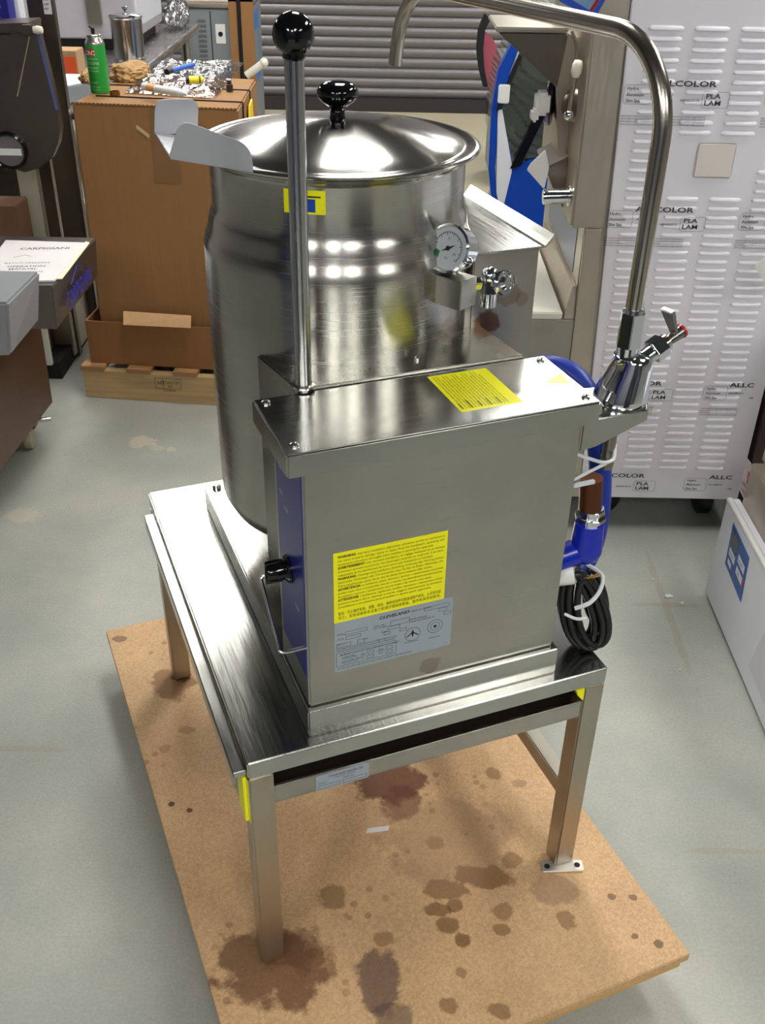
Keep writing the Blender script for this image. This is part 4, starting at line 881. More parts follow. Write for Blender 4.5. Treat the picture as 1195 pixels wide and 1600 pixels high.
# ================================================================== LEFT GELATO MACHINE WITH MANUAL
mt = [(-0.734,1.637),(-0.722,2.062),(-0.989,2.09)]
mx0 = -1.75; my0, my1 = 1.637, 2.068; mxr = -.730
gm = thing('gelato_machine', 'stainless steel machine on a caster at the left with a printed manual on top', 'machine', (-1.3, 1.9, 0), 0)
part('head_box', hexa(B(), [(mx0,my0,.592),(-.742,my0,.592),(-.734,my1,.592),(mx0,my1,.592),(mx0,my0,.72),(mxr-.004,my0,.72),(mxr+.008,my1,.72),(mx0,my1,.72)]), steel('steel_machine_head', (134, 128, 124), .36, (8,300,300)), gm, .003)
part('lower_cabinet', hexa(B(), [(-1.75,1.45,.12),(-.995,1.55,.12),(-.965,2.11,.12),(-1.75,2.11,.12),(-1.75,1.45,.591),(-.985,1.55,.591),(-.955,2.11,.591),(-1.75,2.11,.591)]), plain('brown_steel', (112, 86, 72), .35, .55, vary=.08), gm, .004)
part('cabinet_foot', box(B(), -1.08, -.97, 2.30, 2.4, .0, .26), ST_TAN, gm, .003) if 0 else None
bm = B(); lathe(bm, [(0,-.016),(.030,-.016),(.040,-.012),(.042,0),(.040,.012),(.030,.016),(0,.016)], (-1.03,2.0,.042), (1,.15,0), 28); cs = part('caster_wheel', bm, plain('cream_wheel', (172, 164, 138), .45), gm)
bm = B(); box(bm, -1.065,-.995,1.98,2.02,.082,.12); part('caster_fork', bm, ST_DARK, cs, .003)
bm = B(); cyl(bm, (-1.00,2.0,.105), (-.955,2.03,.098), .008, n=10); part('caster_brake', bm, BOLT, cs)
lo_ = Vector((mxr+.0035, my0+.07, .625))
sd_ = Vector((.006,.43,0)).normalized()
bm = text_bm([('CARPIGIANI', lo_+Vector((.003,0,0)), sd_, Z, .045, .72, .03, 0)])
flat('lettering', bm, BLUEINK, gm)
bm = B()
tube(bm, [lo_+Vector((.002,.06,.052)), lo_+Vector((.002,.14,.082)), lo_+Vector((.002,.19,.055))], .0015, 6); part('logo', bm, BLUEINK, gm)
# manual
mq = [(-0.95,1.643),(-0.737,1.666),(-0.734,1.998),(-0.984,2.008)]
mn = thing('printed_manual', 'white printed manual lying on the stainless machine at the left', 'manual', (mq[1][0]-.1, mq[1][1]+.1, .7205), 0)
prism(bm := B(), xy(mq, .7205), (0,0,0), (0,0,.006)); part('pages', bm, PAPER, mn, .001)
mr_ = [(-0.744,1.685),(-0.722,1.691),(-0.726,2.008),(-0.741,2.02)]
prism(bm := B(), xy(mr_, .7206), (0,0,0), (0,0,.003)); part('curled_page', bm, plain('cream_page', (236, 232, 196), .6), mn, .0005)
mu_ = (Vector(mq[1]+(0,))-Vector(mq[0]+(0,))).normalized(); mv_ = (Vector(mq[2]+(0,))-Vector(mq[1]+(0,))); mv_ = Vector((-mu_.y, mu_.x, 0))
def mp_(px): return px
lines = []
for (s, p, h, b) in (('CARPIGIANI', (-0.913,1.918,0.727), .018, .03), ('BATCH FREEZERS', (-0.918,1.791,0.727), .011, 0), ('OPERATION', (-0.901,1.762,0.727), .013, .03), ('MANUAL', (-0.89,1.741,0.727), .013, .03), ('READ BEFORE USE', (-0.897,1.717,0.727), .009, 0)):
    lines.append((s, (p[0], p[1], .7268), mu_, mv_, h, 1.05, b, 0))
bm = text_bm(lines); a = Vector((-0.88,1.861,0.727)); a.z = .7268
for d0, d1 in (((-.03,-.01),(0,.012)),((0,.012),(.02,-.002))):
    v = [bm.verts.new(a+mu_*x+mv_*y) for x, y in (d0, d1, (d1[0], d1[1]-.003), (d0[0], d0[1]-.003))]; bm.faces.new(v)
flat('lettering', bm, plain('grey_ink', (96, 92, 96), .7), mn)
# grey box nearest at the left edge
gq_ = [(-0.803,0.836),(-0.694,0.841),(-0.7,0.725),(-0.744,0.686),(-0.846,0.629)]
hexa(bm := B(), [(-1.3,1.2,gq_[3][1]),(gq_[2][0]-.012,1.2,gq_[3][1]+.02),(gq_[2][0]-.01,1.42,gq_[3][1]+.02),(-1.3,1.42,gq_[3][1]),(-1.3,1.2,gq_[1][1]),(gq_[1][0],1.2,gq_[1][1]),(gq_[1][0]+.01,1.42,gq_[1][1]),(-1.3,1.42,gq_[1][1])])
gfb = thing('grey_side_unit', 'pale grey metal unit cut off by the left edge of the view', 'cabinet', (-1.1, 1.3, 0), 0)
part('unit_body', bm, plain('pale_grey_metal', (150, 152, 156), .35, .3), gfb, .006)
part('unit_pedestal', box(B(), -1.29, -1.02, 1.21, 1.41, 0, gq_[3][1]-.001), ST_DARK, gfb, .004)
# machines further back on the left: white boxes and steel legs under the counter line
a = (-1.161,3.09,0)
part_ = thing('steel_floor_cabinet', 'low steel cabinet with white side panels behind the manual machine', 'cabinet', (-1.3, 2.9, 0), 0)
cabx = (-1.065,2.72,0.03); cab2 = (-1.069,3.043,0.03)
part('end_panel', box(B(), cabx[0]-.16, cabx[0]+.0, cabx[1], cabx[1]+.55, .02, .36), ST_TAN, part_, .003)
part('end_post', box(B(), cabx[0]-.20, cabx[0]-.165, cabx[1]-.02, cabx[1]+.02, .0, .42), ST_DARK, part_, .003)
wp = (-1.093,2.519,0.06)
part('white_panel', box(B(), -1.8, wp[0], wp[1], wp[1]+.02, .07, .5), RAWWHITE, part_, .002)
part('dark_plinth', box(B(), -1.8, wp[0]+.02, wp[1]+.03, cabx[1]+.4, 0, .07), DARK, part_)
part('cabinet_body', box(B(), -1.8, cabx[0]-.21, wp[1]+.03, cabx[1]+.5, .071, .52), ST_DARK, part_, .004)

# ================================================================== LEFT HOODED MACHINE WITH ROUND WINDOW
hy = 2.45
hp = [(-1.296,1.223),(-0.963,1.244),(-0.929,1.255),(-0.916,1.139),(-0.905,1.023),(-0.904,0.962),(-0.919,0.911),(-0.948,0.863),(-0.992,0.831),(-1.047,0.815),(-1.094,0.831),(-1.132,0.859),(-1.198,0.906),(-1.358,0.954)]
hm = thing('hooded_machine', 'big dark stainless machine head with a round window at the upper left', 'machine', (-1.6, 2.6, 0), 0)
part('head_plate', prism(B(), xz(hp, hy), (0,0,0), (0,.05,0)), steel('steel_head_plate', (132, 120, 112), .36, (300,300,8)), hm, .004)
wc = Vector((-1.083,2.44,0.888)); wn = Vector((0,-1,0))
part('window_ring', lathe(B(), [(.062,.0),(.062,.014),(.056,.022),(.050,.014),(.050,0)], wc+Vector((0,.01,0)), wn, 40), BLACK, hm, ang=50)
part('round_window', lathe(B(), [(.0505,.006),(0,.012)], wc+Vector((0,.01,0)), wn, 40), plain('ribbed_window', (150, 142, 146), .2, .3, bump=.5, bscale=60), hm)
part('window_tape', box(B(), wc.x-.05, wc.x+.045, hy-.021, hy-.019, wc.z-.012, wc.z+.010), WHITE, hm)
bl = [(-0.933,1.248),(-0.922,1.252),(-0.897,1.019),(-0.909,1.019)]
part('blue_film_strip', prism(B(), xz(bl, 2.4485), (0,0,0), (0,.0012,0)), plain('blue_film', (84, 92, 136), .4), hm)
tq = [(-1.294,1.23),(-0.958,1.251),(-0.953,1.277),(-1.286,1.263)]
part('top_ledge', prism(B(), xz(tq, hy+.0), (0,0,0), (0,.14,0)), ST_DARK, hm, .003)
a = (-0.92,2.43,1.26)
part('hinge_knob', lathe(B(), [(0,-.016),(.010,-.014),(.013,0),(.010,.014),(0,.016)], a, (1,0,0), 20), CREAM, hm, ang=60)
a = (-0.957,2.44,1.26); part('hinge_block', box(B(), a[0]-.015, a[0]+.02, 2.42, 2.46, a[2]-.014, a[2]+.014), ST_DARK, hm, .004)
part('column', box(B(), -2.1, -1.50, hy+.06, hy+.55, 0, 1.45), ST_DARK, hm, .01)
part('rib', tube(B(), [(-0.955,2.447,1.24), (-1.026,2.447,1.06)], .0025, 8), ST_TAN, hm)
# brown box and pale legs seen below the head
a = [(-1.177,0.741),(-1.094,0.756),(-1.104,0.494),(-1.183,0.492)]
pl = thing('pale_leg_frame', 'pale enamelled leg frame below the round window machine head', 'frame', (a[0][0], 2.77, 0), 0)
part('pale_leg', box(B(), a[3][0]-.002, a[2][0]-.01, 2.75, 2.80, 0, .98), plain('pale_enamel', (168, 164, 146), .4), pl, .004)
part('steel_leg', box(B(), a[2][0]+.001, a[2][0]+.045, 2.76, 2.80, 0, .99), ST_DARK, pl, .004)
a = (-1.171,2.6,0.616)
bm = B(); box(bm, -1.9, a[0]+.015, 2.6, 2.74, .28, 0.74); 
cbx = thing('brown_side_carton', 'brown carton standing behind the manual at the far left', 'box', (a[0]-.2, 2.67, 0), 0)
part('carton_body', box(B(), -1.45, a[0]+.03, 2.56, 2.70, .0, a[2]+.05), cardboard('brown_carton', (122, 88, 66)), cbx, .004)
# steel column behind, with blue pack and white pack
a = [(-1.135,1.284),(-1.041,1.286),(-1.034,1.052)]
scn = thing('steel_post_panel', 'tall dark stainless panel rising behind the round window machine head', 'panel', (a[0][0]+.04, 2.99, 0), 0)
part('panel_sheet', box(B(), a[0][0]+.012, a[1][0]+.012, 2.98, 3.02, 0, 1.62), ST_DARK, scn, .004)
part('paper_tag', box(B(), a[1][0]-.022, a[1][0]+.006, 2.977, 2.9795, 1.24, 1.34), PAPER, scn)
bm = text_bm([(s, (a[1][0]-.020, 2.9765, 1.325-i*.014), X, Z, .007, 1, 0, 0) for i, s in enumerate(('MODEL', '208V', '60HZ', '3 PH', 'AMP', 'NSF'))]); flat('lettering', bm, INK, scn)
a = [(-1.146,1.249),(-1.065,1.25),(-1.06,1.322)]
bpk = thing('blue_carton', 'blue printed carton on top of the left machine head', 'box', (a[1][0]-.05, 2.65, a[1][1]), 0)
tzz = tq[0][1]
zz0 = a[1][1]
part('carton_body', box(B(), a[0][0]-.05, a[1][0], 2.61, 2.68, zz0, zz0+.22), plain('carton_blue', (36, 36, 132), .4), bpk, .002)
bm = text_bm([(s, (a[1][0]-.062, 2.609, zz0+.085-i*.018), X, Z, .010, 1, .02, 0) for i, s in enumerate(('COOL', 'SPARE', 'PARTS', 'KIT', 'NO. 2'))]); flat('lettering', bm, plain('lilac_ink', (140, 140, 200), .5), bpk)
part('carton_rest', box(B(), a[0][0]-.05, a[1][0], 2.60, 2.69, 1.40, zz0-.0005), ST_DARK, hm) if zz0 > 1.41 else part('carton_rest', box(B(), a[0][0]-.05, a[1][0], 2.60, 2.69, zz0-.03, zz0-.0005), ST_DARK, hm)
a2 = [(-1.082,1.228),(-1.058,1.229),(-1.049,1.314)]
bm = B(); box(bm, a2[0][0], a2[1][0]+.002, 2.69, 2.75, a2[0][1]+.001, a2[0][1]+.2)
part('carton_ledge', box(B(), a2[0][0]-.02, a2[1][0]+.01, 2.68, 2.76, a2[0][1]-.02, a2[0][1]-.001), ST_DARK, hm)
wpk = thing('white_carton', 'slim white carton standing beside the blue carton', 'box', (a2[0][0]+.01, 2.72, a2[0][1]), 0)
part('carton_body', bm, WHITEM, wpk, .002)

# ================================================================== BATCH FREEZER WITH LOUVRED SIDE (right)
PYY = 1.558
bf = thing('batch_freezer', 'tall white louvred batch freezer with stainless front head at the right', 'freezer', (1.0, 1.9, 0), 0)
part('cabinet', hexa(B(), [(.700,PYY+.012,.115),(1.262,PYY+.012,.115),(1.262,2.28,.115),(.700,2.28,.115),(.700,PYY+.012,1.62),(1.262,PYY+.012,1.62),(1.262,2.28,1.62),(.700,2.28,1.62)]), steel('steel_front', (184, 178, 168), .34, (300,300,8)), bf, .003)
sdp = part('side_panel', hexa(B(), [(.784,PYY,.118),(1.262,PYY,.118),(1.262,PYY+.012,.118),(.784,PYY+.012,.118),(.735,PYY,1.62),(1.262,PYY,1.62),(1.262,PYY+.012,1.62),(.735,PYY+.012,1.62)]), FILM, bf, .002)
def louver_bm():
    bm = B(); n = 8; L = .041; rows = []
    # pressed louvre hood: rounded ends, flat underside opening
    prof = [(0, .0065), (-.0045, .0045), (-.0062, .000), (-.0062, -.003), (0, -.0042)]
    xs = [-1, -.93, -.8, .8, .93, 1]; sc_ = [.05, .65, 1, 1, .65, .05]
    for x, s in zip(xs, sc_): rows.append([bm.verts.new((x*L, y*s, z*(.35+.65*s))) for y, z in prof])
    for a, b in zip(rows, rows[1:]):
        for i in range(4): bm.faces.new([a[i], a[i+1], b[i+1], b[i]])
    bm.faces.new(rows[0][::-1]); bm.faces.new(rows[-1])
    bmesh.ops.recalc_face_normals(bm, faces=bm.faces)
    return bm
lm_ = mesh_of('louvre', louver_bm(), FILM, 0, ang=60)
first = True; rp = .0231
for cidx in range(5):
    for r in range(53):
        z = 1.405-r*rp; xx = .829+cidx*.1075 + (.004 if z < .8 else 0)
        if cidx in (1, 2) and 1.02 < z < 1.165: continue
        if cidx == 3 and 1.10 < z < 1.185: continue
        if cidx == 4 and (xx > 1.2 and z > 1.6): continue
        if xx+.041 > 1.262 or z < .205: continue
        o = bpy.data.objects.new('louvre', lm_); col.objects.link(o); o.parent = sdp; o.location = (xx-1.0, PYY+.0001-1.9, z)
part('switch_plate', box(B(), .951, 1.046, PYY-.006, PYY, 1.068, 1.152), plain('ivory_plate', (224, 216, 210), .4), bf, .003)
# film print
fyp = PYY-.0068
bm = B(); th = .0009
def roundrect(bm, x0, x1, z0, z1, r=.008, t=.0007):
    pts = []
    for cx, cz, a0 in ((x1-r, z1-r, 0), (x0+r, z1-r, 90), (x0+r, z0+r, 180), (x1-r, z0+r, 270)):
        for k in range(5): a = math.radians(a0+k*22.5); pts.append((cx, cz, math.cos(a), math.sin(a)))
    n = len(pts)
    for i in range(n):
        a, b = pts[i], pts[(i+1) % n]
        v = [bm.verts.new((p[0]+p[2]*(rr), fyp, p[1]+p[3]*(rr))) for p, rr in ((a, r-t), (a, r), (b, r), (b, r-t))]; bm.faces.new(v)
tx = []
for zt in (1.293, .993, .507, .205):
    for xo in (0, .34):
        def on(s, x, z, h, ws, off, sh=0, xmax=1.258):
            if x+xo > xmax: return
            tx.append((s, (x+xo, fyp, z), X, Z, h, ws, off, sh))
        roundrect(bm, .749+xo, min(.816+xo, 1.25), zt-.054, zt-.010)
        on('Hydro', .756, zt-.022, .0075, 1, .02); on('Aluminium', .756, zt-.036, .0075, .9, .02); on('Slim Spa', .756, zt-.050, .0075, .95, .02)
        if xo == 0: on('ALLCOLOR', .820, zt-.012, .0125, 1.62, .035); roundrect(bm, .939+xo, 1.004+xo, zt-.060, zt-.023, .006); on('PLA', .947, zt-.038, .011, 1.35, .03); on('LAM', .945, zt-.054, .011, 1.35, .03); on('VERNICIATO', .885, zt-.046, .0052, 1.1, .02, .3); on('ALLUMINIO', .825, zt-.034, .0052, 1.1, .02, .3)
        else: on('ALLC', .820, zt-.012, .0125, 1.62, .035); on('ALLUMINIO', .820, zt-.034, .0052, 1.1, .02, .3); on('PRE', .88, zt-.048, .0052, 1.1, .02, .3)
        for k in range(4):
            if zt > .3 and xo == 0: on('RIMUOVERE LA PELLICOLA PROTETTIVA ENTRO TRE MESI REMOVE FILM WITHIN THREE MONTHS', .750, zt-.083-k*.0065, .0038, .86, 0)
            elif zt > .3: on('RIMUOVERE LA PELLICOLA PROTETTIVA', .750, zt-.083-k*.0065, .0038, 1.1, 0)
text_bm(tx, bm); flat('film_lettering', bm, plain('film_ink', (58, 58, 64), .5), sdp)
# stainless side of the front head
part('front_head', hexa(B(), [(.660,PYY-.004,.934),(.745,PYY-.004,.934),(.745,2.2,.934),(.660,2.2,.934),(.655,PYY-.004,1.62),(.734,PYY-.004,1.62),(.734,2.2,1.62),(.655,2.2,1.62)]), ST_TAN, bf, .006)
part('front_strip', hexa(B(), [(.708,PYY-.002,.118),(.783,PYY-.002,.118),(.783,PYY+.01,.118),(.708,PYY+.01,.118),(.700,PYY-.002,.933),(.742,PYY-.002,.933),(.742,PYY+.01,.933),(.700,PYY+.01,.933)]), ST_TAN, bf, .002)
# drip shelf unit
part('shelf_stand', box(B(), .45, .702, PYY+.002, 2.18, .10, .682), steel('steel_stand_front', (176, 172, 166), .4, (300,300,8)), bf, .003)
part('white_cutting_board', box(B(), .44, .668, PYY+.001, 2.17, .6825, .702), RAWWHITE, bf, .003)
part('shelf_side_plate', hexa(B(), [(.672,PYY+.004,.683),(.700,PYY+.004,.683),(.700,2.17,.683),(.672,2.17,.683),(.690,PYY+.02,.77),(.700,PYY+.02,.77),(.700,2.17,.77),(.690,2.17,.77)]), ST_TAN, bf, .002)
for yy in (1.62, 1.98): part('slot', box(B(), .6855, .6885, yy, yy+.02, .715, .745), DARK, bf)
part('blue_film', box(B(), .6985, .6997, 1.66, 2.17, .78, .93), plain('film_blue_grey', (104, 112, 138), .3, .6), bf)
# hopper chute
hc = [(0.455,1.37),(0.625,1.37),(0.611,1.245)]
prism(bm := B(), xz(hc, 1.70), (0,0,0), (0,.22,0)); part('hopper_chute', bm, ST_DARK, bf, .003)
hc2 = [(0.445,1.373),(0.624,1.374),(0.623,1.385),(0.444,1.385)]
prism(bm := B(), xz(hc2, 1.69), (0,0,0), (0,.24,0)); part('chute_rim', bm, ST_LEG, bf, .003)
hc3 = [(0.614,1.241),(0.629,1.367),(0.66,1.356),(0.677,1.041),(0.643,1.04)]
prism(bm := B(), xz(hc3, 1.74), (0,0,0), (0,.14,0)); part('dispensing_door', bm, ST_TAN, bf, .003)
a = Vector((0.589,1.71,1.205))
part('door_disc', lathe(B(), [(0,-.008),(.05,-.008),(.053,-.004),(.053,.004),(.05,.008),(0,.008)], a+Vector((.018,.06,-.01)), (1,-.25,0), 40), plain('disc_purple_steel', (92, 86, 112), .25, .8), bf)
part('scraper_block', box(B(), a.x-.026, a.x+.010, 1.70, 1.76, a.z-.028, a.z+.028), WHITE, bf, .008)
part('scraper_block', box(B(), a.x-.036, a.x-.018, 1.69, 1.74, a.z-.042, a.z-.012), WHITE, bf, .006)
a = Vector((0.662,1.62,1.21))
part('lever_disc', lathe(B(), [(0,-.006),(.038,-.006),(.042,0),(.038,.012),(.02,.02),(0,.022)], a+Vector((.0,.05,0)), (-.5,-1,.1), 40), ST_DARK, bf, ang=50)
k0 = Vector((0.629,1.59,1.203)); k1 = Vector((0.635,1.59,1.288)); k2 = Vector((0.639,1.59,1.331))
part('lever_arm', cyl(B(), k0, k1, .0055, .005, n=12), ST_LEG, bf)
part('lever_knob', lathe(B(), [(0,0),(.008,.002),(.0125,.012),(.0128,.030),(.009,.040),(0,.042)], k1, k2-k1, 24), CREAM, bf, ang=60)
part('lever_boss', sphere(B(), k0, .012), CHROME, bf)
part('wire_handle', tube(B(), smooth_path([(0.62,1.62,1.388), (0.634,1.62,1.358), (0.638,1.62,1.315), (0.638,1.64,1.268)], 5), .004, 8), ST_LEG, bf)
k0 = Vector((0.666,1.6,1.004)); k1 = Vector((0.588,1.6,1))
bm = B(); cyl(bm, k1, k0, .0195, n=32); cyl(bm, k0+Vector((-.014,0,0)), k0+Vector((-.008,0,0)), .026, n=32); cyl(bm, k0+Vector((-.004,0,0)), k0+Vector((.05,0,0)), .032, n=32)
part('chrome_outlet', bm, CHROME, bf, .002)
hc4 = [(0.602,1.049),(0.676,1.086),(0.691,1.031),(0.69,0.898),(0.633,0.986)]
prism(bm := B(), xz(hc4, 1.70), (0,0,0), (0,.2,0)); part('outlet_bracket', bm, ST_DARK, bf, .002)
hc5 = [(0.549,1.052),(0.557,1.068),(0.592,1.104),(0.606,1.059),(0.599,1.003)]
prism(bm := B(), xz(hc5, 1.66), (0,0,0), (0,.008,0)); part('white_card', bm, WHITE, bf, .002)
part('chute_arm', hexa(B(), [(0.597,1.8,1.16),(0.61,1.8,1.161),(0.613,1.82,1.157),(0.599,1.82,1.156),(0.578,1.8,1.208),(0.592,1.8,1.208),(0.594,1.82,1.205),(0.581,1.82,1.205)]), ST_DARK, bf)
# blue picture card on the head
bq = [(0.572,1.473),(0.572,1.458),(0.658,1.422),(0.685,1.478)]
pcx = part('picture_card', prism(B(), xz(bq, 1.5525), (0,0,0), (0,-.002,0)), plain('card_blue', (36, 78, 190), .4), bf)
bq = [(0.599,1.474),(0.596,1.464),(0.651,1.437),(0.675,1.478)]
part('card_photo', prism(B(), xz(bq, 1.5503), (0,0,0), (0,-.001,0)), plain('card_photo', (120, 158, 196), .4, vary=.3), pcx)
bq = [(0.65,1.437),(0.674,1.478),(0.667,1.481),(0.644,1.441)]
part('card_stripe', prism(B(), xz(bq, 1.5492), (0,0,0), (0,-.0006,0)), RED, pcx)
# casters and dark underside
part('caster', lathe(B(), [(0,-.02),(.05,-.02),(.057,-.014),(.057,.014),(.05,.02),(0,.02)], (.88,1.66,.057), (.3,-1,0), 32), BLACKM, bf)
part('caster', lathe(B(), [(0,-.02),(.05,-.02),(.057,-.014),(.057,.014),(.05,.02),(0,.02)], (1.2,2.15,.057), (1,0,0), 32), BLACKM, bf)
part('caster', lathe(B(), [(0,-.02),(.05,-.02),(.057,-.014),(.057,.014),(.05,.02),(0,.02)], (.80,2.15,.057), (1,0,0), 32), BLACKM, bf)
part('caster', lathe(B(), [(0,-.02),(.05,-.02),(.057,-.014),(.057,.014),(.05,.02),(0,.02)], (1.2,1.68,.057), (1,0,0), 32), BLACKM, bf)

# ================================================================== RIGHT: machine beside and white machine in front
a = [(1.302,0.106),(1.26,0.562)]
pm = thing('neighbour_machine', 'grey louvreless machine standing right of the louvred freezer', 'machine', (1.6, 1.9, 0), 0)
part('corner_post', box(B(), 1.275, 1.315, 1.55, 1.60, .14, 1.62), plain('brown_post', (98, 80, 80), .4, .4), pm, .002)
part('side_body', box(B(), 1.316, 1.9, 1.54, 2.2, .14, 1.62), plain('white_enamel', (186, 188, 192), .35), pm, .004)
part('caster', lathe(B(), [(0,-.02),(.05,-.02),(.06,-.014),(.06,.014),(.05,.02),(0,.02)], (1.36,1.62,.06), (1,0,0), 28), BLACKM, pm)
part('caster', lathe(B(), [(0,-.02),(.05,-.02),(.06,-.014),(.06,.014),(.05,.02),(0,.02)], (1.8,2.1,.06), (1,0,0), 28), BLACKM, pm)
part('underframe', box(B(), 1.30, 1.88, 1.58, 2.18, .115, .139), DARK, pm)
# white front machine: sloping left face
f = [(1.037,0.488),(1.136,1.299)]
fr_ = Vector((f[0][0], f[0][1])); bk = Vector((f[1][0], f[1][1]))
wm = thing('white_bin_machine', 'white fronted machine with a blue control panel at the right edge', 'machine', (1.35, .8, 0), 0)
part('front_panel', hexa(B(), [(1.100,.30,.012),(1.135,.30,.012),(1.135,1.236,.012),(1.100,1.236,.012),(1.100,.30,.335),(1.135,.30,.335),(1.135,1.236,.322),(1.100,1.236,.322)]), WHITEM, wm, .004)
part('panel_lip', tube(B(), [(1.104,.30,.338),(1.104,1.22,.326),(1.108,1.236,.315)], .008, 10), WHITE, wm)
part('machine_body', box(B(), 1.1355, 1.8, .30, 1.22, .01, .44), ST_TAN, wm, .003)
part('upper_body', box(B(), 1.165, 1.8, .30, 1.235, .4405, .56), ST_TAN, wm, .003)
part('upper_cover', hexa(B(), [(1.17,.30,.561),(1.8,.30,.561),(1.8,1.22,.561),(1.17,1.22,.561),(1.19,.30,.86),(1.8,.30,.86),(1.8,1.2,.86),(1.19,1.2,.86)]), WHITEM, wm, .003)
cp = [(1.153,0.298),(1.011,0.288),(0.993,0.165),(1.142,0.177)]
cpn = part('control_panel', prism(B(), yz(cp, 1.0995), (0,0,0), (-.0015,0,0)), plain('panel_blue', (28, 82, 160), .35), wm)
def inq(q, u, v, x):   # bilinear point in the panel outline
    a = Vector((q[0][0], q[0][1])).lerp(Vector((q[1][0], q[1][1])), u); b = Vector((q[3][0], q[3][1])).lerp(Vector((q[2][0], q[2][1])), u); p = a.lerp(b, v); return (x, p.x, p.y)
def pq(q, u0, u1, v0, v1, x):
    bm = B(); v = [bm.verts.new(inq(q, a, b, x)) for a, b in ((u0,v0),(u1,v0),(u1,v1),(u0,v1))]; bm.faces.new(v); return bm
flat('display', pq(cp, .08, .45, .08, .42, 1.0975), plain('display_grey', (76, 76, 84), .2), cpn)
for i, (u0, u1, v0, v1) in enumerate(((.08,.42,.5,.68),(.55,.92,.28,.46),(.55,.9,.55,.72),(.1,.3,.76,.88))): flat('button', pq(cp, u0, u1, v0, v1, 1.0975), WHITEM, cpn)
flat('button', pq(cp, .9, .98, .55, .72, 1.0974), RED, cpn, label='red button strip')
bm = text_bm([('START', inq(cp,.60,.42,1.0971), (0,-1,0), Z, .008, 1, 0, 0), ('WASH', inq(cp,.1,.64,1.0971), (0,-1,0), Z, .008, 1, 0, 0), ('OFF', inq(cp,.60,.69,1.0971), (0,-1,0), Z, .008, 1, 0, 0)]); flat('lettering', bm, BLUEINK, cpn)
ps = [(0.976,0.364),(0.861,0.398),(0.666,0.127),(0.896,0.049)]
shp = part('hanging_sheet', prism(B(), yz([(.80,.30),(.60,.31),(.60,.06),(.86,.07)], 1.0995), (0,0,0), (-.001,0,0)), plain('sheet_paper', (206, 206, 216), .6), wm)
sk = [(1.326,0.395),(1.221,0.398),(1.213,0.288),(1.324,0.295)]
skp = part('round_logo_sticker', prism(B(), yz(sk, 1.1645), (0,0,0), (-.001,0,0)), plain('sticker_pale', (206, 190, 196), .5), wm)
flat('sticker_figure', pq(sk, .3, .75, .22, .42, 1.1628), plain('sticker_red', (200, 70, 50), .5), skp)
flat('sticker_figure', pq(sk, .35, .7, .42, .56, 1.1628), plain('sticker_navy', (60, 70, 120), .5), skp)
bm = text_bm([('NOTICE', inq(sk,.12,.72,1.1628), (0,-1,0), Z, .009, 1, .02, 0), ('WARRANTY', inq(sk,.1,.9,1.1628), (0,-1,0), Z, .007, 1, .02, 0)]); flat('lettering', bm, RED, skp)
# white tag at the right edge in front of the louvres
tg = [(1.098,0.895),(1.121,0.922),(1.188,0.858),(1.144,0.84)]
tgt = thing('white_tag', 'white paper tag hanging at the right edge before the louvred panel', 'tag', (tg[0][0]+.03, 1.4, tg[3][1]), 0)
part('tag_sheet', prism(B(), xz(tg, 1.40), (0,0,0), (0,.0015,0)), WHITE, tgt)
a = tg[1]
part('tag_string', tube(B(), [(a[0]+.01,1.4,a[1]), (a[0]+.06,1.47,a[1]+.06), (a[0]+.10,1.539,a[1]+.09)], .0012, 6), TIE, tgt)

# ================================================================== BLUE DISPLAY FREEZER (behind)
YB = 3.2
dc = thing('display_freezer', 'blue display freezer with curved glass between the kettle and the louvred freezer', 'freezer', (1.3, 3.5, 0), 0)
lw = [(0.688,0.678),(0.893,0.763),(0.906,0.763),(0.971,0.2),(0.657,0.194),(0.63,0.473)]
lw = [lw[0], lw[1], (1.75, lw[1][1]), (1.75, 0.02), (.72, 0.02), (.66, .30), lw[5]]
part('lower_body', prism(B(), xz(lw, YB), (0,0,0), (0,.32,0)), BLUEPAINT, dc, .004)
part('plinth', box(B(), .78, 1.7, YB+.04, YB+.28, 0, .019), DARK, dc)
cs_ = [(0.665,1.172),(0.607,1.046),(0.592,0.905),(0.593,0.795),(0.596,0.677),(0.612,0.579),(0.637,0.486),(0.659,0.484),(0.635,0.579),(0.623,0.677),(0.624,0.795),(0.633,0.905),(0.652,1.036),(0.689,1.157)]
part('curved_trim', prism(B(), xz(cs_, YB-.004), (0,0,0), (0,.05,0)), BLUEPAINT, dc, .003)
ws = [(0.616,0.9),(0.633,0.905),(0.689,0.694),(0.692,0.663),(0.664,0.487),(0.635,0.579)]
part('white_end_strip', prism(B(), xz(ws, YB-.010), (0,0,0), (0,.05,0)), WHITEM, dc, .002)
gk = [(0.683,0.678),(0.776,0.903),(0.807,0.889),(0.724,0.689)]
part('black_gasket', prism(B(), xz(gk, YB-.016), (0,0,0), (0,.05,0)), BLACK, dc, .002)
gk2 = [(0.608,0.905),(0.686,1.103),(0.694,1.098),(0.616,0.898)]
part('glass_edge_strip', prism(B(), xz(gk2, YB-.018), (0,0,0), (0,.05,0)), BLACKM, dc)
gl = [(0.684,0.694),(0.621,0.9),(0.683,1.139),(0.726,1.272),(0.895,1.275),(0.955,0.784),(0.873,0.76)]
part('end_glass', prism(B(), xz(gl, YB+.002), (0,0,0), (0,.008,0)), glass('case_glass', (.92,.96,.93), .06, .02, bump=.3), dc)
cg = [(0.665,1.172),(0.607,1.046),(0.592,0.905),(0.593,0.795)]
bm = B(); rows = [[bm.verts.new((p[0]+.004, y, p[1])) for p in cg] for y in (YB+.05, YB+.30)]
for i in range(3): bm.faces.new([rows[0][i], rows[0][i+1], rows[1][i+1], rows[1][i]])
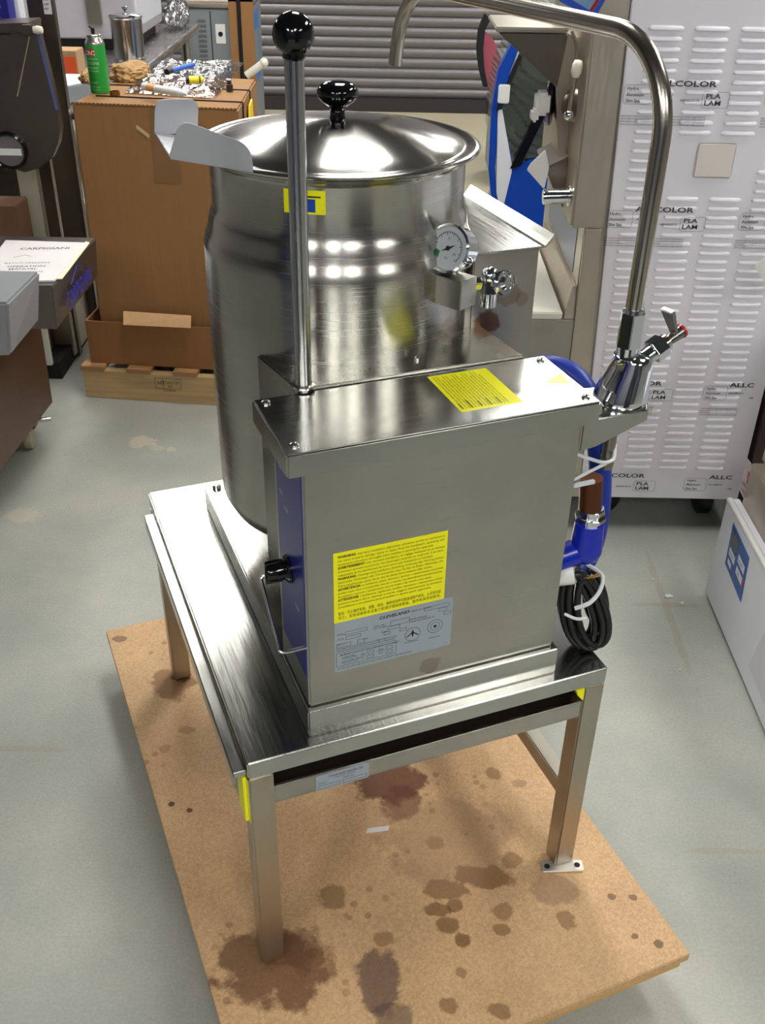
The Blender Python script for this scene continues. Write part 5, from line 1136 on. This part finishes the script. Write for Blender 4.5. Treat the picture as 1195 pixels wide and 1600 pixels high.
bmesh.ops.solidify(bm, geom=bm.faces[:], thickness=.006)
part('front_glass', bm, glass('case_glass_front', (.72,.80,.76), .1, .02), dc)
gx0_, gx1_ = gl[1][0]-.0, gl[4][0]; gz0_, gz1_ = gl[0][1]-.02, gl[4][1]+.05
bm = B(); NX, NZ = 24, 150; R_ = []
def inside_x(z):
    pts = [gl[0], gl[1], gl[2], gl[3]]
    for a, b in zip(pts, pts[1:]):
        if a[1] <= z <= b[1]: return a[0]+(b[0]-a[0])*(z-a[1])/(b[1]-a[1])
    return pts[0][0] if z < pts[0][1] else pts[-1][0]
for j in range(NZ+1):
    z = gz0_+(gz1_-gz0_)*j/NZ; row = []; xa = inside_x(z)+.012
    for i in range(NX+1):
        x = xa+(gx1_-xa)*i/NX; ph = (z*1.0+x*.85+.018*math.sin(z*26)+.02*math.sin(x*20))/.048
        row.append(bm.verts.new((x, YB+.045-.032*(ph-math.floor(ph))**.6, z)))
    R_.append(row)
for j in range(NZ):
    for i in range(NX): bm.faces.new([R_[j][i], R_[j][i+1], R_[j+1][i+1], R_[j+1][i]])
part('shutter_reflection_panel', bm, plain('shutter_reflection_grey', (190, 196, 184), .5), dc, ang=60)
part('white_hinge', box(B(), gl[1][0]-.01, gl[1][0]+.035, YB-.03, YB-.019, .93, 1.0), WHITE, dc, .004)
part('top_deck', box(B(), .90, 1.72, YB+.06, YB+.30, .76, .78), WHITEM, dc, .002)
# red seat-back like cover beyond, cut by the case
rd = [(0.697,0.874),(0.719,0.936),(0.743,0.969),(0.91,0.663),(0.912,0.41),(0.802,0.572),(0.75,0.607),(0.707,0.73)]
rc = thing('red_mesh_cart', 'red mesh backed cart panel standing beyond the blue display freezer', 'cart', (rd[0][0]+.1, 5.42, 0), 0)
cm = [(0.722,1.002),(0.691,0.918),(0.686,0.816),(0.705,0.712),(0.739,0.607),(0.769,0.604),(0.739,0.713),(0.724,0.817),(0.729,0.909),(0.757,0.97)]
part('black_rim', prism(B(), xz(cm, 5.38), (0,0,0), (0,.06,0)), BLACKM, rc, .004)
rm = [(0.725,0.909),(0.78,0.869),(0.833,0.767),(0.857,0.519),(0.827,0.554),(0.77,0.6),(0.73,0.73)]
part('red_panel', prism(B(), xz(rm, 5.40), (0,0,0), (0,.03,0)), plain('red_mesh', (150, 70, 84), .5, bump=.5, bscale=120), rc, .002)
part('cart_body', box(B(), rd[0][0]+.13, rd[0][0]+.75, 5.44, 5.9, .06, .75), GREYP, rc, .01)
for dx in (.2,.68): part('caster', cyl(B(), (rd[0][0]+dx,5.5,.03),(rd[0][0]+dx+.02,5.5,.03), .03), BLACKM, rc)

# ================================================================== LITTER ON THE FLOOR
for i, (a, sx, sy, lb) in enumerate((((0.997,1.222,0), .012, .006, 'torn white tissue scrap lying in the aisle right of the stand'), ((0.97,1.299,0), .004, .004, 'tiny white crumb nearest the louvred freezer'), ((1.027,1.191,0), .005, .004, 'small white crumb just right of the torn tissue scrap'), ((0.956,0.915,0), .003, .003, 'lone tiny white crumb in the middle of the aisle'))):
    crumple('tissue_scrap', (a[0], a[1], .004), (sx, sy, .004), WHITE, lb, 20+i, 'litter', 0)
a = (0.741,0.791,0.05)
# two unseen cabinets added behind the camera to put dark bands in the steel

for x, y, rgb, nm, lb in ((-1.5,-1.9,(26,36,104),'blue_reflection_prop','unseen tall blue cabinet added behind the viewpoint at the left for reflections in the steel'),(1.15,-2.1,(34,34,40),'dark_reflection_prop','unseen tall dark cabinet added behind the viewpoint at the right for reflections in the steel')):
    t = thing(nm, lb, 'cabinet', (x, y, 0), 0)
    part('cabinet_body', box(B(), x-.45, x+.45, y-.3, y+.3, .08, 1.95), plain(nm, rgb, .5), t, .01)
    part('plinth', box(B(), x-.42, x+.42, y-.27, y+.27, 0, .079), DARK, t)
    for k in (-1, 1):
        d = part('door', box(B(), x+k*.225-.215, x+k*.225+.215, y+.3005, y+.32, .11, 1.92), plain(nm, rgb, .5), t, .004)
        part('handle', box(B(), x+k*.03-.008, x+k*.03+.008, y+.3205, y+.34, .95, 1.15), BOLT, d, .002)
